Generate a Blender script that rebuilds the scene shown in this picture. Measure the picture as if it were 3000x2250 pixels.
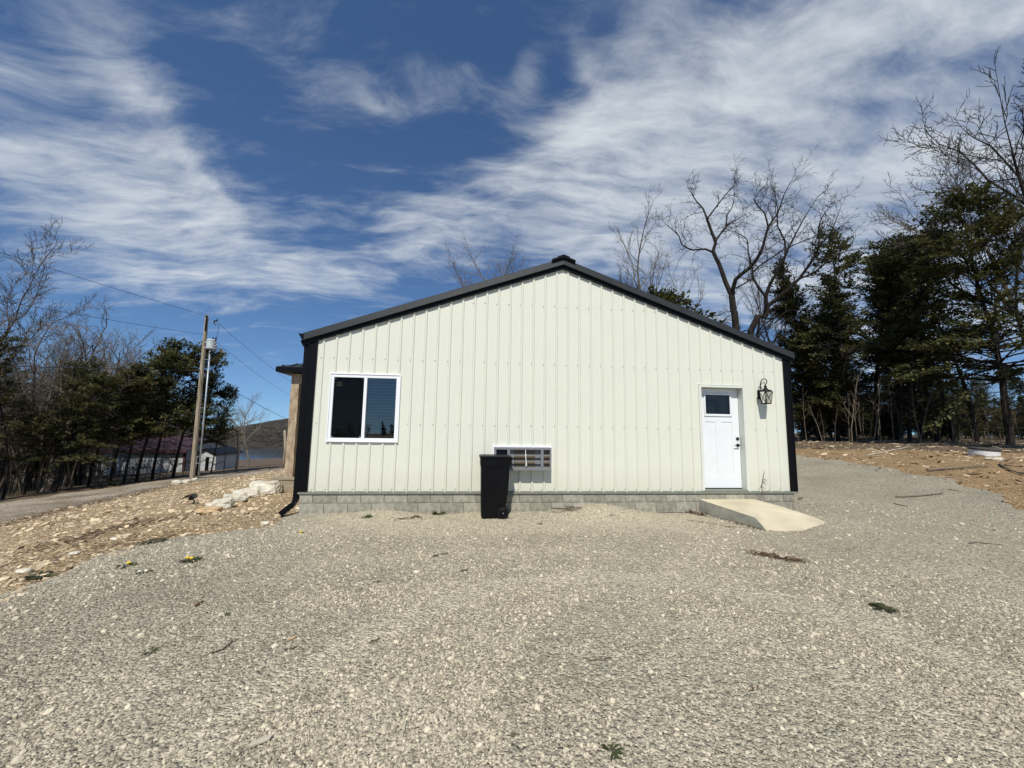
import bpy, math, random
import numpy as np
from mathutils import Vector, Matrix
rad = math.radians
# ------------------------------------------------------------------ camera, world, sun, exposure
for o in list(bpy.data.objects): bpy.data.objects.remove(o)
scene = bpy.context.scene
COL = scene.collection
CAM = Vector((2.7486, -7.4051, 1.1222))
YAW, PITCH, ROLL, FPX = -0.103395, 0.112474, 0.015704, 1150.0      # photo is 3000 px wide
_cy, _sy, _cp, _sp = math.cos(YAW), math.sin(YAW), math.cos(PITCH), math.sin(PITCH)
FWD = Vector((-_sy*_cp, _cy*_cp, _sp)); _r0 = Vector((_cy, _sy, 0)); _u0 = _r0.cross(FWD)
RGT = math.cos(ROLL)*_r0 + math.sin(ROLL)*_u0
UPV = -math.sin(ROLL)*_r0 + math.cos(ROLL)*_u0
cd = bpy.data.cameras.new('camera'); cam = bpy.data.objects.new('camera', cd); COL.objects.link(cam)
cd.sensor_width = 36; cd.lens = 36*FPX/3000; cd.clip_start = .05; cd.clip_end = 6000
m = Matrix((RGT, UPV, -FWD)).transposed().to_4x4(); m.translation = CAM
cam.matrix_world = m; scene.camera = cam

SUN_TO = Vector((-.2, -1, 1.27)).normalized()
SUN_EL = math.asin(SUN_TO.z); SUN_AZ = math.atan2(SUN_TO.x, SUN_TO.y)
scene.view_settings.view_transform = 'Standard'; scene.view_settings.look = 'None'
scene.view_settings.exposure = 0.0; scene.view_settings.gamma = 1
try: scene.view_settings.use_curve_mapping = False
except Exception: pass
sl = bpy.data.lights.new('sun', 'SUN'); sl.energy = 4.35; sl.angle = rad(.53); sl.color = (1, .965, .90)
so = bpy.data.objects.new('sun', sl); COL.objects.link(so)
so.rotation_euler = SUN_TO.to_track_quat('Z', 'Y').to_euler(); so.location = (0, -20, 30)

def pix(px, py): return FWD + RGT*((px-1500)/FPX) - UPV*((py-1125)/FPX)
def atd(px, py, D): return CAM + pix(px, py)*D
def aty(px, py, y=0.):
    d = pix(px, py); return CAM + d*((y-CAM.y)/d.y)

# -------- sky: a Nishita sky with a sheet of thin cirrus, laid out on a flat cloud layer (u = x/(z+k), v = y/(z+k))
SKY_K = .16
def sky_uv(px, py):
    d = pix(px*1.3562, py*1.3562).normalized(); k = max(d.z, 0)+SKY_K
    return Vector((d.x/k, d.y/k))
world = bpy.data.worlds.new('World'); scene.world = world; world.use_nodes = True
def build_world():
    nt = world.node_tree; nt.nodes.clear(); N, L = nt.nodes, nt.links
    def nd(t, **kw):
        n = N.new(t)
        for k, v in kw.items(): setattr(n, k, v)
        return n
    def math_(op, a, b=None, c=None, clamp=False):
        n = nd('ShaderNodeMath', operation=op, use_clamp=clamp)
        for i, v in enumerate((a, b, c)):
            if v is None: continue
            if isinstance(v, (int, float)): n.inputs[i].default_value = v
            else: L.new(v, n.inputs[i])
        return n.outputs[0]
    def vm(op, a, b=None, out=0):
        n = nd('ShaderNodeVectorMath', operation=op)
        for i, v in enumerate((a, b)):
            if v is None: continue
            if isinstance(v, (tuple, list, Vector)): n.inputs[i].default_value = tuple(v)
            else: L.new(v, n.inputs[i])
        return n.outputs[out]
    def noise(vec, scale, detail=5, rough=.55, dist=0., out='Fac'):
        n = nd('ShaderNodeTexNoise'); n.inputs['Scale'].default_value = scale; n.inputs['Detail'].default_value = detail
        n.inputs['Roughness'].default_value = rough; n.inputs['Distortion'].default_value = dist
        L.new(vec, n.inputs['Vector']); return n.outputs[out]
    sky = nd('ShaderNodeTexSky', sky_type='NISHITA'); sky.sun_disc = False
    sky.sun_elevation = SUN_EL; sky.sun_rotation = SUN_AZ; sky.altitude = 300; SKYN = sky
    sky.air_density = 1.0; sky.dust_density = .0; sky.ozone_density = 3.0
    tc = nd('ShaderNodeTexCoord'); d = tc.outputs['Generated']
    L.new(vm('NORMALIZE', vm('ADD', d, (0, 0, .085))), sky.inputs['Vector'])
    sp = nd('ShaderNodeSeparateXYZ'); L.new(d, sp.inputs[0])
    z = math_('ADD', math_('MAXIMUM', sp.outputs[2], 0.), SKY_K)
    cb = nd('ShaderNodeCombineXYZ')
    L.new(math_('DIVIDE', sp.outputs[0], z), cb.inputs[0]); L.new(math_('DIVIDE', sp.outputs[1], z), cb.inputs[1])
    uv = cb.outputs[0]
    warp = noise(uv, 1.1, 3, .55, 0, 'Color')
    uvw = vm('ADD', uv, vm('MULTIPLY', vm('SUBTRACT', warp, (.5, .5, .5)), (.42, .42, 0)))
    cover = None
    # (centre px, end of first axis, end of second axis, weight) in photo pixels at 2212 wide
    for c, a, b, w in CLOUDS:
        c0 = sky_uv(*c); A = sky_uv(*a)-c0; B = sky_uv(*b)-c0
        M = Matrix(((A.x, B.x), (A.y, B.y))).inverted()
        dd = vm('SUBTRACT', uvw, (c0.x, c0.y, 0))
        p = vm('DOT_PRODUCT', dd, (M[0][0], M[0][1], 0), 1); q = vm('DOT_PRODUCT', dd, (M[1][0], M[1][1], 0), 1)
        r2 = math_('ADD', math_('MULTIPLY', p, p), math_('MULTIPLY', q, q))
        g = math_('MULTIPLY', math_('EXPONENT', math_('MULTIPLY', r2, -1.)), w)
        cover = g if cover is None else math_('ADD', cover, g)
    # the rest of the sky: the same broken cirrus
    wide = math_('MULTIPLY', math_('SUBTRACT', noise(uv, .55, 2, .5), .38), 2.6, clamp=True)
    side = nd('ShaderNodeMapRange'); side.interpolation_type = 'SMOOTHSTEP'
    L.new(sp.outputs[1], side.inputs[0]); side.inputs[1].default_value = .1; side.inputs[2].default_value = -.2
    cover = math_('ADD', cover, math_('MULTIPLY', wide, side.outputs[0]))
    # streaks, combed up and to the right
    mp = nd('ShaderNodeMapping'); mp.inputs['Rotation'].default_value = (0, 0, rad(-32)); mp.inputs['Scale'].default_value = (1., 3.1, 1)
    L.new(uvw, mp.inputs['Vector'])
    mp2 = nd('ShaderNodeMapping'); mp2.inputs['Rotation'].default_value = (0, 0, rad(38)); mp2.inputs['Scale'].default_value = (1., 2.4, 1)
    L.new(uvw, mp2.inputs['Vector'])
    mp3 = nd('ShaderNodeMapping'); mp3.inputs['Rotation'].default_value = (0, 0, rad(62)); mp3.inputs['Scale'].default_value = (.8, 1.9, 1); L.new(uvw, mp3.inputs['Vector'])
    f1 = noise(mp.outputs[0], 2.0, 6, .58, .12); f2 = noise(mp2.outputs[0], 1.6, 5, .58, .12); f3 = noise(mp3.outputs[0], 6.0, 7, .64, .2)
    fb = math_('ADD', math_('ADD', math_('MULTIPLY', f1, .38), math_('MULTIPLY', f2, .30)), math_('MULTIPLY', f3, .32))
    t = math_('ADD', math_('MULTIPLY', math_('MINIMUM', cover, 1.1), .56), math_('MULTIPLY', math_('SUBTRACT', fb, .5), 2.9))
    mr = nd('ShaderNodeMapRange'); mr.interpolation_type = 'SMOOTHSTEP'; L.new(t, mr.inputs[0])
    mr.inputs[1].default_value = .06; mr.inputs[2].default_value = 1.08; mr.inputs[3].default_value = 0; mr.inputs[4].default_value = .86
    # thin out into the horizon air
    lo = nd('ShaderNodeMapRange'); L.new(sp.outputs[2], lo.inputs[0]); lo.inputs[1].default_value = -.02; lo.inputs[2].default_value = .05
    al = math_('MULTIPLY', mr.outputs[0], lo.outputs[0])
    tint = nd('ShaderNodeMix', data_type='RGBA', blend_type='MULTIPLY'); tint.inputs[0].default_value = 1
    L.new(sky.outputs[0], tint.inputs[6]); tint.inputs[7].default_value = SKY_TINT
    mix = nd('ShaderNodeMix', data_type='RGBA'); L.new(al, mix.inputs[0]); L.new(tint.outputs[2], mix.inputs[6]); mix.inputs[7].default_value = CLOUD_COL
    bg = nd('ShaderNodeBackground'); bg.inputs[1].default_value = SKY_STR; L.new(mix.outputs[2], bg.inputs[0])
    out = nd('ShaderNodeOutputWorld'); L.new(bg.outputs[0], out.inputs[0])
SKY_STR = .09; SKY_TINT = (.80, 1.0, 1.18, 1); CLOUD_COL = (8.6, 9.1, 9.4, 1)
CLOUDS = [((250,150),(330,330),(330,120),.75), ((150,400),(420,520),(110,520),1.0), ((400,440),(500,560),(480,400),.9), ((60,330),(200,430),(0,400),.6),
          ((330,600),(640,640),(310,660),.75), ((700,600),(900,560),(700,650),.75), ((600,560),(760,620),(620,520),.5),
          ((790,175),(960,200),(780,215),.55), ((1000,40),(1250,20),(1000,85),.5), ((1150,130),(1190,70),(1185,140),.75), ((1280,110),(1310,170),(1310,90),.6), ((1400,30),(1480,90),(1460,0),.35),
          ((1450,230),(1650,120),(1520,300),.85), ((1250,360),(1500,220),(1300,430),.85), ((1000,450),(1200,380),(1030,520),.75), ((900,520),(1050,560),(900,580),.5),
          ((1800,120),(2100,60),(1820,220),1.0), ((2150,60),(2300,40),(2150,120),.6), ((1700,310),(2000,270),(1750,420),.75), ((2050,350),(2300,290),(2100,460),.75),
          ((1500,430),(1800,400),(1520,560),.9), ((1250,520),(1450,500),(1260,600),.8), ((1900,520),(2200,480),(1900,640),.8), ((1950,720),(2400,680),(1950,860),.95), ((1500,640),(1700,640),(1500,720),.7)]
build_world()
world.cycles.sampling_method = 'MANUAL'; world.cycles.sample_map_resolution = 256
scene.cycles.max_bounces = 5; scene.cycles.diffuse_bounces = 2; scene.cycles.glossy_bounces = 2; scene.cycles.transparent_max_bounces = 10

# ------------------------------------------------------------------ material helpers
def mat(name, color, rough=.6, var=.0, scale=6., spec=.5, bump=0., bscale=None, metal=0., rand=0., color2=None, coat=0., stretch=None, detail=6, sheen=0., bdist=.01, trans=0.):
    """Principled material: base colour with noise variation between two tones, per-object variation, fine relief."""
    m = bpy.data.materials.new(name); m.use_nodes = True
    nt = m.node_tree; N, L = nt.nodes, nt.links; b = N['Principled BSDF']
    b.inputs['Roughness'].default_value = rough; b.inputs['Metallic'].default_value = metal
    b.inputs['Specular IOR Level'].default_value = spec; b.inputs['Coat Weight'].default_value = coat
    tc = N.new('ShaderNodeTexCoord'); v = tc.outputs['Object']
    if stretch:
        mp = N.new('ShaderNodeMapping'); mp.inputs['Scale'].default_value = stretch; L.new(v, mp.inputs[0]); v = mp.outputs[0]
    c = None
    if var or color2:
        n = N.new('ShaderNodeTexNoise'); n.inputs['Scale'].default_value = scale; n.inputs['Detail'].default_value = detail; L.new(v, n.inputs['Vector'])
        r = N.new('ShaderNodeValToRGB'); L.new(n.outputs['Fac'], r.inputs[0])
        a = tuple(x*(1-var) for x in color); z = color2 or tuple(min(1, x*(1+var)) for x in color)
        r.color_ramp.elements[0].position = .32; r.color_ramp.elements[1].position = .68
        r.color_ramp.elements[0].color = (*a, 1); r.color_ramp.elements[1].color = (*z, 1); c = r.outputs[0]
    if rand:
        oi = N.new('ShaderNodeObjectInfo'); mr = N.new('ShaderNodeMapRange'); L.new(oi.outputs['Random'], mr.inputs[0])
        mr.inputs[3].default_value = 1-rand; mr.inputs[4].default_value = 1+rand
        mx = N.new('ShaderNodeMix'); mx.data_type = 'RGBA'; mx.blend_type = 'MULTIPLY'; mx.inputs[0].default_value = 1
        if c: L.new(c, mx.inputs[6])
        else: mx.inputs[6].default_value = (*color, 1)
        L.new(mr.outputs[0], mx.inputs[7]); c = mx.outputs[2]
    if c: L.new(c, b.inputs['Base Color'])
    else: b.inputs['Base Color'].default_value = (*color, 1)
    if bump:
        n2 = N.new('ShaderNodeTexNoise'); n2.inputs['Scale'].default_value = bscale or scale*4; n2.inputs['Detail'].default_value = 5; L.new(v, n2.inputs['Vector'])
        bp = N.new('ShaderNodeBump'); bp.inputs['Strength'].default_value = bump; bp.inputs['Distance'].default_value = bdist
        L.new(n2.outputs['Fac'], bp.inputs['Height']); L.new(bp.outputs[0], b.inputs['Normal'])
    if trans:
        b.inputs['Transmission Weight'].default_value = 0
        t = N.new('ShaderNodeBsdfTranslucent'); ms = N.new('ShaderNodeMixShader'); ms.inputs[0].default_value = trans
        if c: L.new(c, t.inputs[0])
        else: t.inputs[0].default_value = (*color, 1)
        L.new(b.outputs[0], ms.inputs[1]); L.new(t.outputs[0], ms.inputs[2]); L.new(ms.outputs[0], N['Material Output'].inputs[0])
    return m

def glass_mat(name, tint, gloss=.08):
    m = bpy.data.materials.new(name); m.use_nodes = True; nt = m.node_tree; N, L = nt.nodes, nt.links
    N.remove(N['Principled BSDF']); fr = N.new('ShaderNodeFresnel'); fr.inputs[0].default_value = 1.55
    ad = N.new('ShaderNodeMath'); ad.operation = 'ADD'; ad.inputs[1].default_value = gloss; L.new(fr.outputs[0], ad.inputs[0])
    t = N.new('ShaderNodeBsdfTransparent'); t.inputs[0].default_value = (*tint, 1)
    g = N.new('ShaderNodeBsdfGlossy'); g.inputs['Roughness'].default_value = .01
    mx = N.new('ShaderNodeMixShader'); L.new(ad.outputs[0], mx.inputs[0]); L.new(t.outputs[0], mx.inputs[1]); L.new(g.outputs[0], mx.inputs[2])
    L.new(mx.outputs[0], N['Material Output'].inputs[0]); return m

def ground_mat(name, tones, cell=.02, cellvar=.35, big=.35, bump=.6, fines=None, fine_amt=.5, second=None, bdist=.008, attr=None):
    """Loose stone or soil: broad tone noise, voronoi stones with their own shades, relief."""
    m = bpy.data.materials.new(name); m.use_nodes = True; nt = m.node_tree; N, L = nt.nodes, nt.links; b = N['Principled BSDF']
    b.inputs['Roughness'].default_value = .95; b.inputs['Specular IOR Level'].default_value = .15
    tc = N.new('ShaderNodeTexCoord'); v = tc.outputs['Object']
    def noise(s, d=5, r=.6):
        n = N.new('ShaderNodeTexNoise'); n.inputs['Scale'].default_value = s; n.inputs['Detail'].default_value = d; n.inputs['Roughness'].default_value = r; L.new(v, n.inputs['Vector']); return n.outputs['Fac']
    def ramp(f, a, bb, p0=.35, p1=.65):
        r = N.new('ShaderNodeValToRGB'); L.new(f, r.inputs[0]); r.color_ramp.elements[0].position = p0; r.color_ramp.elements[1].position = p1
        r.color_ramp.elements[0].color = (*a, 1); r.color_ramp.elements[1].color = (*bb, 1); return r.outputs[0]
    def mixc(f, a, bb, bt='MIX'):
        x = N.new('ShaderNodeMix'); x.data_type = 'RGBA'; x.blend_type = bt
        if isinstance(f, float): x.inputs[0].default_value = f
        else: L.new(f, x.inputs[0])
        for i, q in ((6, a), (7, bb)):
            if isinstance(q, tuple): x.inputs[i].default_value = (*q, 1)
            else: L.new(q, x.inputs[i])
        return x.outputs[2]
    def vor(s):
        n = N.new('ShaderNodeTexVoronoi'); n.inputs['Scale'].default_value = s; n.inputs['Randomness'].default_value = 1; L.new(v, n.inputs['Vector']); return n
    def sep(c):
        s = N.new('ShaderNodeSeparateColor'); L.new(c, s.inputs[0]); return s.outputs
    def mul(a, bb):
        x = N.new('ShaderNodeMath'); x.operation = 'MULTIPLY'
        for i, q in enumerate((a, bb)):
            if isinstance(q, (int, float)): x.inputs[i].default_value = q
            else: L.new(q, x.inputs[i])
        return x.outputs[0]
    col = ramp(noise(big, 4, .65), tones[0], tones[1])
    if fines:
        fm = N.new('ShaderNodeMapRange'); fm.interpolation_type = 'SMOOTHSTEP'; L.new(noise(.55, 4, .6), fm.inputs[0])
        fm.inputs[1].default_value = .46; fm.inputs[2].default_value = .66; fm.inputs[4].default_value = fine_amt
        col = mixc(fm.outputs[0], col, fines)
        if name == 'grey_gravel':
            fa = N.new('ShaderNodeAttribute'); fa.attribute_name = 'fines'; ad = N.new('ShaderNodeMath'); ad.operation = 'MULTIPLY_ADD'; L.new(noise(2.3, 5, .7), ad.inputs[0]); ad.inputs[1].default_value = .9; L.new(fa.outputs['Fac'], ad.inputs[2])
            fr = N.new('ShaderNodeMapRange'); fr.interpolation_type = 'SMOOTHSTEP'; L.new(ad.outputs[0], fr.inputs[0]); fr.inputs[1].default_value = .55; fr.inputs[2].default_value = 1.25; fr.inputs[4].default_value = .9
            col = mixc(fr.outputs[0], col, (.54,.475,.34))
    if attr:
        at = N.new('ShaderNodeAttribute'); at.attribute_name = 'zone'; zs = sep(at.outputs['Color'])
        for ch, tone in zip((0, 1, 2), attr):
            if tone is None: continue
            tcol = ramp(noise(1.3, 6, .7), tone[0], tone[1], .3, .7)
            e = N.new('ShaderNodeMath'); e.operation = 'ADD'; L.new(zs[ch], e.inputs[0]); L.new(mul(noise(.9, 5, .7), .9), e.inputs[1])
            fm = N.new('ShaderNodeMapRange'); fm.interpolation_type = 'SMOOTHSTEP'; L.new(e.outputs[0], fm.inputs[0]); fm.inputs[1].default_value = .78; fm.inputs[2].default_value = 1.08
            col = mixc(fm.outputs[0], col, tcol)
    v1 = vor(1/cell); v2 = vor(.52/cell)
    for vv, amt in ((v1, cellvar), (v2, cellvar*.5)):
        s = sep(vv.outputs['Color'])[0]
        mr = N.new('ShaderNodeMapRange'); L.new(s, mr.inputs[0]); mr.inputs[3].default_value = 1-amt; mr.inputs[4].default_value = 1+amt*.8
        col = mixc(1., col, mr.outputs[0], 'MULTIPLY')
    L.new(col, b.inputs['Base Color'])
    h = N.new('ShaderNodeMath'); h.operation = 'ADD'; L.new(mul(v1.outputs['Distance'], -1.), h.inputs[0]); L.new(mul(noise(9, 3, .7), 1.2), h.inputs[1])
    h2 = N.new('ShaderNodeMath'); h2.operation = 'ADD'; L.new(h.outputs[0], h2.inputs[0]); L.new(mul(v2.outputs['Distance'], -1.3), h2.inputs[1])
    bp = N.new('ShaderNodeBump'); bp.inputs['Strength'].default_value = bump; bp.inputs['Distance'].default_value = bdist; L.new(h2.outputs[0], bp.inputs['Height']); L.new(bp.outputs[0], b.inputs['Normal'])
    return m

M = dict(
 siding=mat('cream_steel', (.71,.706,.585), .45, .012, 2.5, spec=.35, bump=.22, bscale=1.7, bdist=.006),
 black=mat('black_steel', (.0030,.0030,.0036), .42, .15, 8, spec=.16),
 charcoal=mat('charcoal_steel', (.028,.031,.032), .55, .12, 5, spec=.22),
 sill=mat('galvanised_drip', (.21,.22,.175), .45, .08, 9, spec=.3),
 screwhead=mat('screw_head', (.36,.37,.31), .5),
 vinyl=mat('white_vinyl', (.84,.85,.84), .35, .02, 7),
 doorwhite=mat('white_door_paint', (.79,.805,.79), .38, .02, 5, bump=.05, bscale=60),
 jamb=mat('jamb_trim', (.70,.71,.62), .45, .03, 6),
 block=mat('concrete_block', (.29,.272,.215), .95, .2, 9, spec=.2, bump=.5, bscale=90, rand=.2, color2=(.42,.392,.305)),
 mortar=mat('mortar', (.22,.205,.16), .95, .25, 20, spec=.2, bump=.5, bscale=80),
 ramp=mat('ramp_concrete', (.56,.49,.345), .92, .14, 2.2, spec=.2, bump=.35, bscale=120, bdist=.004),
 rampshade=mat('ramp_concrete_shaded', (.36,.345,.28), .95, .22, 6, spec=.2, bump=.5, bscale=60),  # same concrete, with the shade of the side put into its colour
 acgrey=mat('ac_grey_plastic', (.20,.20,.205), .5, .06, 9),
 acsteel=mat('ac_light_steel', (.55,.56,.57), .4, .05, 9),
 fins=mat('ac_fins', (.13,.095,.055), .6, .3, 50, stretch=(1,1,6)),
 cord=mat('white_cord', (.72,.70,.68), .6, .1, 30),
 bin=mat('black_bin_plastic', (.0035,.0035,.0042), .45, .3, 7, spec=.17, bump=.08, bscale=25),
 rubber=mat('black_rubber', (.006,.006,.006), .7, spec=.2),
 steel=mat('bright_steel', (.6,.6,.6), .3, metal=1),
 iron=mat('black_iron', (.004,.0035,.0035), .45, spec=.25),
 dark=mat('dark_interior', (.05,.05,.05), .9, .2, 2),
 slat=mat('blind_slat', (.85,.85,.83), .5, .03, 5),
 screen=None, glass=glass_mat('window_glass', (.62,.66,.66), .06), doorglass=glass_mat('door_glass', (.12,.15,.14), .02), clear=glass_mat('clear_glass', (.92,.94,.94), .02),
 sticker=mat('window_sticker', (.30,.33,.31), .7),
 post=mat('rough_cut_post', (.30,.215,.135), .9, .15, 4., spec=.2, bump=.6, bscale=14, stretch=(3,3,1.1), color2=(.52,.41,.28)),
 deck=mat('weathered_deck', (.27,.215,.145), .9, .25, 6, bump=.4, bscale=30, stretch=(.4,2,3), color2=(.40,.33,.22)),
 polewood=mat('utility_pole_wood', (.26,.20,.125), .9, .25, 4, bump=.5, bscale=12, stretch=(4,4,.35), color2=(.46,.39,.28)),
 galv=mat('galvanised_conduit', (.40,.43,.45), .45, .08, 3, metal=.3),
 tank=mat('transformer_grey', (.50,.55,.55), .4, .06, 6),
 porcelain=mat('brown_porcelain', (.02,.015,.013), .25),
 wire=mat('line_wire', (.03,.03,.032), .6),
 shedwall=mat('shed_pale_steel', (.50,.51,.50), .6, .08, 2, stretch=(3,3,.4)),
 shedroof=mat('shed_maroon_roof', (.05,.024,.03), .55, .2, 3),
 shedtrim=mat('shed_maroon_trim', (.06,.02,.025), .6),
 rock=mat('white_limestone', (.58,.52,.385), .92, .12, 5, spec=.2, bump=.7, bscale=16, color2=(.80,.755,.62), bdist=.02),
 rockorange=mat('ochre_limestone', (.52,.36,.18), .92, .2, 6, spec=.2, bump=.7, bscale=16, color2=(.68,.50,.29), bdist=.02),
 barkdark=mat('dark_bark', (.021,.018,.015), .95, .35, 6, spec=.15, bump=.8, bscale=22, stretch=(2,2,.5), color2=(.046,.038,.030)),
 barkgrey=mat('grey_bark', (.13,.108,.085), .95, .3, 5, spec=.15, bump=.6, bscale=22, stretch=(2,2,.5), color2=(.24,.205,.165)),
 barkpale=mat('pale_bark', (.15,.115,.075), .95, .3, 5, spec=.15, bump=.5, bscale=20, stretch=(2,2,.4), color2=(.26,.205,.14)),
 cedar=mat('cedar_foliage', (.062,.070,.025), .8, .3, 1.1, spec=.15, rand=.3, color2=(.16,.155,.062), trans=.25),
 cedarolive=mat('olive_foliage', (.07,.075,.024), .8, .3, 1.3, spec=.15, rand=.15, color2=(.14,.135,.05), trans=.25),
 weed=mat('weed_leaf', (.03,.042,.012), .7, .3, 30, trans=.1, color2=(.065,.075,.022)),
 dryweed=mat('dry_weed', (.16,.14,.05), .8, .3, 20, trans=.15),
 yellow=mat('dandelion_yellow', (.80,.56,.02), .8, .1, 60),
 leaf=mat('dead_leaf', (.10,.052,.025), .85, .4, 9, color2=(.22,.13,.07), rand=.4),
 needle=mat('dead_needles', (.11,.065,.032), .9, .3, 20, color2=(.20,.13,.075), rand=.3),
 stick=mat('dead_stick', (.10,.078,.055), .95, .3, 14, color2=(.19,.155,.11)),
 palestick=mat('pale_stick', (.50,.44,.33), .9, .15, 14),
 riser=mat('septic_white', (.72,.72,.69), .6, .05, 4), lid=mat('septic_lid', (.05,.045,.04), .8, .2, 6),
 stone=mat('gravel_stone', (.465,.410,.30), .92, .22, 60, spec=.2, rand=.5),
 dirtstone=mat('ochre_stone', (.46,.33,.18), .95, .25, 8, spec=.15, rand=.42, color2=(.68,.56,.39)),
 litter=mat('litter_chip', (.20,.13,.07), .95, .3, 20, spec=.1, rand=.6, color2=(.36,.25,.14)),
)
def screen_mat():
    m = bpy.data.materials.new('insect_screen'); m.use_nodes = True; N, L = m.node_tree.nodes, m.node_tree.links
    b = N['Principled BSDF']; b.inputs['Base Color'].default_value = (.006,.007,.007,1); b.inputs['Roughness'].default_value = .9; b.inputs['Specular IOR Level'].default_value = .0
    t = N.new('ShaderNodeBsdfTransparent'); mx = N.new('ShaderNodeMixShader'); mx.inputs[0].default_value = .5
    L.new(t.outputs[0], mx.inputs[1]); L.new(b.outputs[0], mx.inputs[2]); L.new(mx.outputs[0], N['Material Output'].inputs[0]); return m
M['screen'] = screen_mat()
def dusty(m, top, tone, amt):
    """dust splashed on the foot of a wall"""
    N, L = m.node_tree.nodes, m.node_tree.links; b = N['Principled BSDF']; src = b.inputs['Base Color'].links[0].from_socket
    tc = N.new('ShaderNodeTexCoord'); sp = N.new('ShaderNodeSeparateXYZ'); L.new(tc.outputs['Object'], sp.inputs[0])
    n = N.new('ShaderNodeTexNoise'); n.inputs['Scale'].default_value = 7; n.inputs['Detail'].default_value = 6; n.inputs['Roughness'].default_value = .7; L.new(tc.outputs['Object'], n.inputs['Vector'])
    mr = N.new('ShaderNodeMapRange'); L.new(sp.outputs[2], mr.inputs[0]); mr.inputs[1].default_value = top; mr.inputs[2].default_value = -.05; mr.inputs[4].default_value = amt
    mu = N.new('ShaderNodeMath'); mu.operation = 'MULTIPLY'; L.new(mr.outputs[0], mu.inputs[0]); L.new(n.outputs['Fac'], mu.inputs[1])
    mx = N.new('ShaderNodeMix'); mx.data_type = 'RGBA'; L.new(mu.outputs[0], mx.inputs[0]); L.new(src, mx.inputs[6]); mx.inputs[7].default_value = (*tone, 1); L.new(mx.outputs[2], b.inputs['Base Color'])
dusty(M['siding'], .42, (.47,.42,.32), .55)

# ------------------------------------------------------------------ mesh helpers
class MB:
    def __init__(s): s.v = []; s.f = []
    def box(s, x0, x1, y0, y1, z0, z1):
        n = len(s.v); s.v += [(x0,y0,z0),(x1,y0,z0),(x1,y1,z0),(x0,y1,z0),(x0,y0,z1),(x1,y0,z1),(x1,y1,z1),(x0,y1,z1)]
        s.f += [tuple(n+i for i in q) for q in ((0,3,2,1),(4,5,6,7),(0,1,5,4),(1,2,6,5),(2,3,7,6),(3,0,4,7))]; return s
    def prism(s, pts, vec):
        """closed polygon pts (3-D), extruded along vec"""
        n = len(s.v); k = len(pts); vec = Vector(vec)
        s.v += [tuple(p) for p in pts] + [tuple(Vector(p)+vec) for p in pts]
        s.f += [tuple(range(n, n+k)), tuple(range(n+2*k-1, n+k-1, -1))]
        s.f += [(n+i, n+k+i, n+k+(i+1) % k, n+(i+1) % k) for i in range(k)]; return s
    def tube(s, pts, radii, sides=6, cap=True):
        pts = [Vector(p) for p in pts]; n = len(s.v); k = len(pts); ref = None
        if isinstance(radii, (int, float)): radii = [radii]*k
        for i, p in enumerate(pts):
            t = (pts[min(i+1, k-1)]-pts[max(i-1, 0)])
            if t.length < 1e-9: t = Vector((0,0,1))
            t.normalize()
            if ref is None: ref = t.orthogonal().normalized()
            ref = (ref - t*ref.dot(t))
            if ref.length < 1e-6: ref = t.orthogonal()
            ref.normalize(); bi = t.cross(ref); r = radii[i]
            for j in range(sides):
                a = 2*math.pi*j/sides; q = p + ref*(r*math.cos(a)) + bi*(r*math.sin(a)); s.v.append((q.x,q.y,q.z))
        for i in range(k-1):
            for j in range(sides):
                a = n+i*sides+j; b = n+i*sides+(j+1) % sides; s.f.append((a, b, b+sides, a+sides))
        if cap and sides > 2:
            s.f.append(tuple(n+j for j in range(sides-1, -1, -1))); s.f.append(tuple(n+(k-1)*sides+j for j in range(sides)))
        return s
    def lathe(s, prof, sides=24, c=(0,0,0), axis='z'):
        """profile of (r, h)"""
        n = len(s.v)
        for r, h in prof:
            for j in range(sides):
                a = 2*math.pi*j/sides; x, y = r*math.cos(a), r*math.sin(a)
                if axis == 'z': s.v.append((c[0]+x, c[1]+y, c[2]+h))
                elif axis == 'y': s.v.append((c[0]+x, c[1]+h, c[2]+y))
                else: s.v.append((c[0]+h, c[1]+x, c[2]+y))
        for i in range(len(prof)-1):
            for j in range(sides):
                a = n+i*sides+j; b = n+i*sides+(j+1) % sides; s.f.append((a, b, b+sides, a+sides))
        s.f.append(tuple(n+j for j in range(sides-1, -1, -1))); s.f.append(tuple(n+(len(prof)-1)*sides+j for j in range(sides)))
        return s
    def build(s, name, material, parent=None, smooth=False, bevel=0., origin=None):
        me = bpy.data.meshes.new(name)
        vs = s.v
        if origin is not None: vs = [(a-origin[0], b-origin[1], c-origin[2]) for a, b, c in vs]
        me.from_pydata(vs, [], s.f); me.update()
        me.materials.append(M[material] if isinstance(material, str) else material)
        if smooth: me.polygons.foreach_set('use_smooth', [True]*len(me.polygons))
        o = bpy.data.objects.new(name, me); COL.objects.link(o)
        if origin is not None: o.location = origin
        if parent is not None:
            o.parent = parent
            if origin is None: o.matrix_parent_inverse = Matrix.Translation(-Vector(parent.location)) if parent.rotation_euler.to_matrix() == Matrix.Identity(3) else parent.matrix_basis.inverted()
        if bevel:
            b = o.modifiers.new('bevel', 'BEVEL'); b.width = bevel; b.segments = 2; b.limit_method = 'ANGLE'; b.angle_limit = rad(40)
        return o
def empty(name, loc):
    o = bpy.data.objects.new(name, None); COL.objects.link(o); o.location = loc; o.empty_display_size = .1; return o
def tag(o, label=None, cat=None, group=None, kind=None):
    if label: o['label'] = label
    if cat: o['category'] = cat
    if group: o['group'] = group
    if kind: o['kind'] = kind
    return o
def copy_tree(o, parent=None):
    c = o.copy(); COL.objects.link(c); c.parent = parent
    for ch in o.children: copy_tree(ch, c)
    return c

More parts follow.
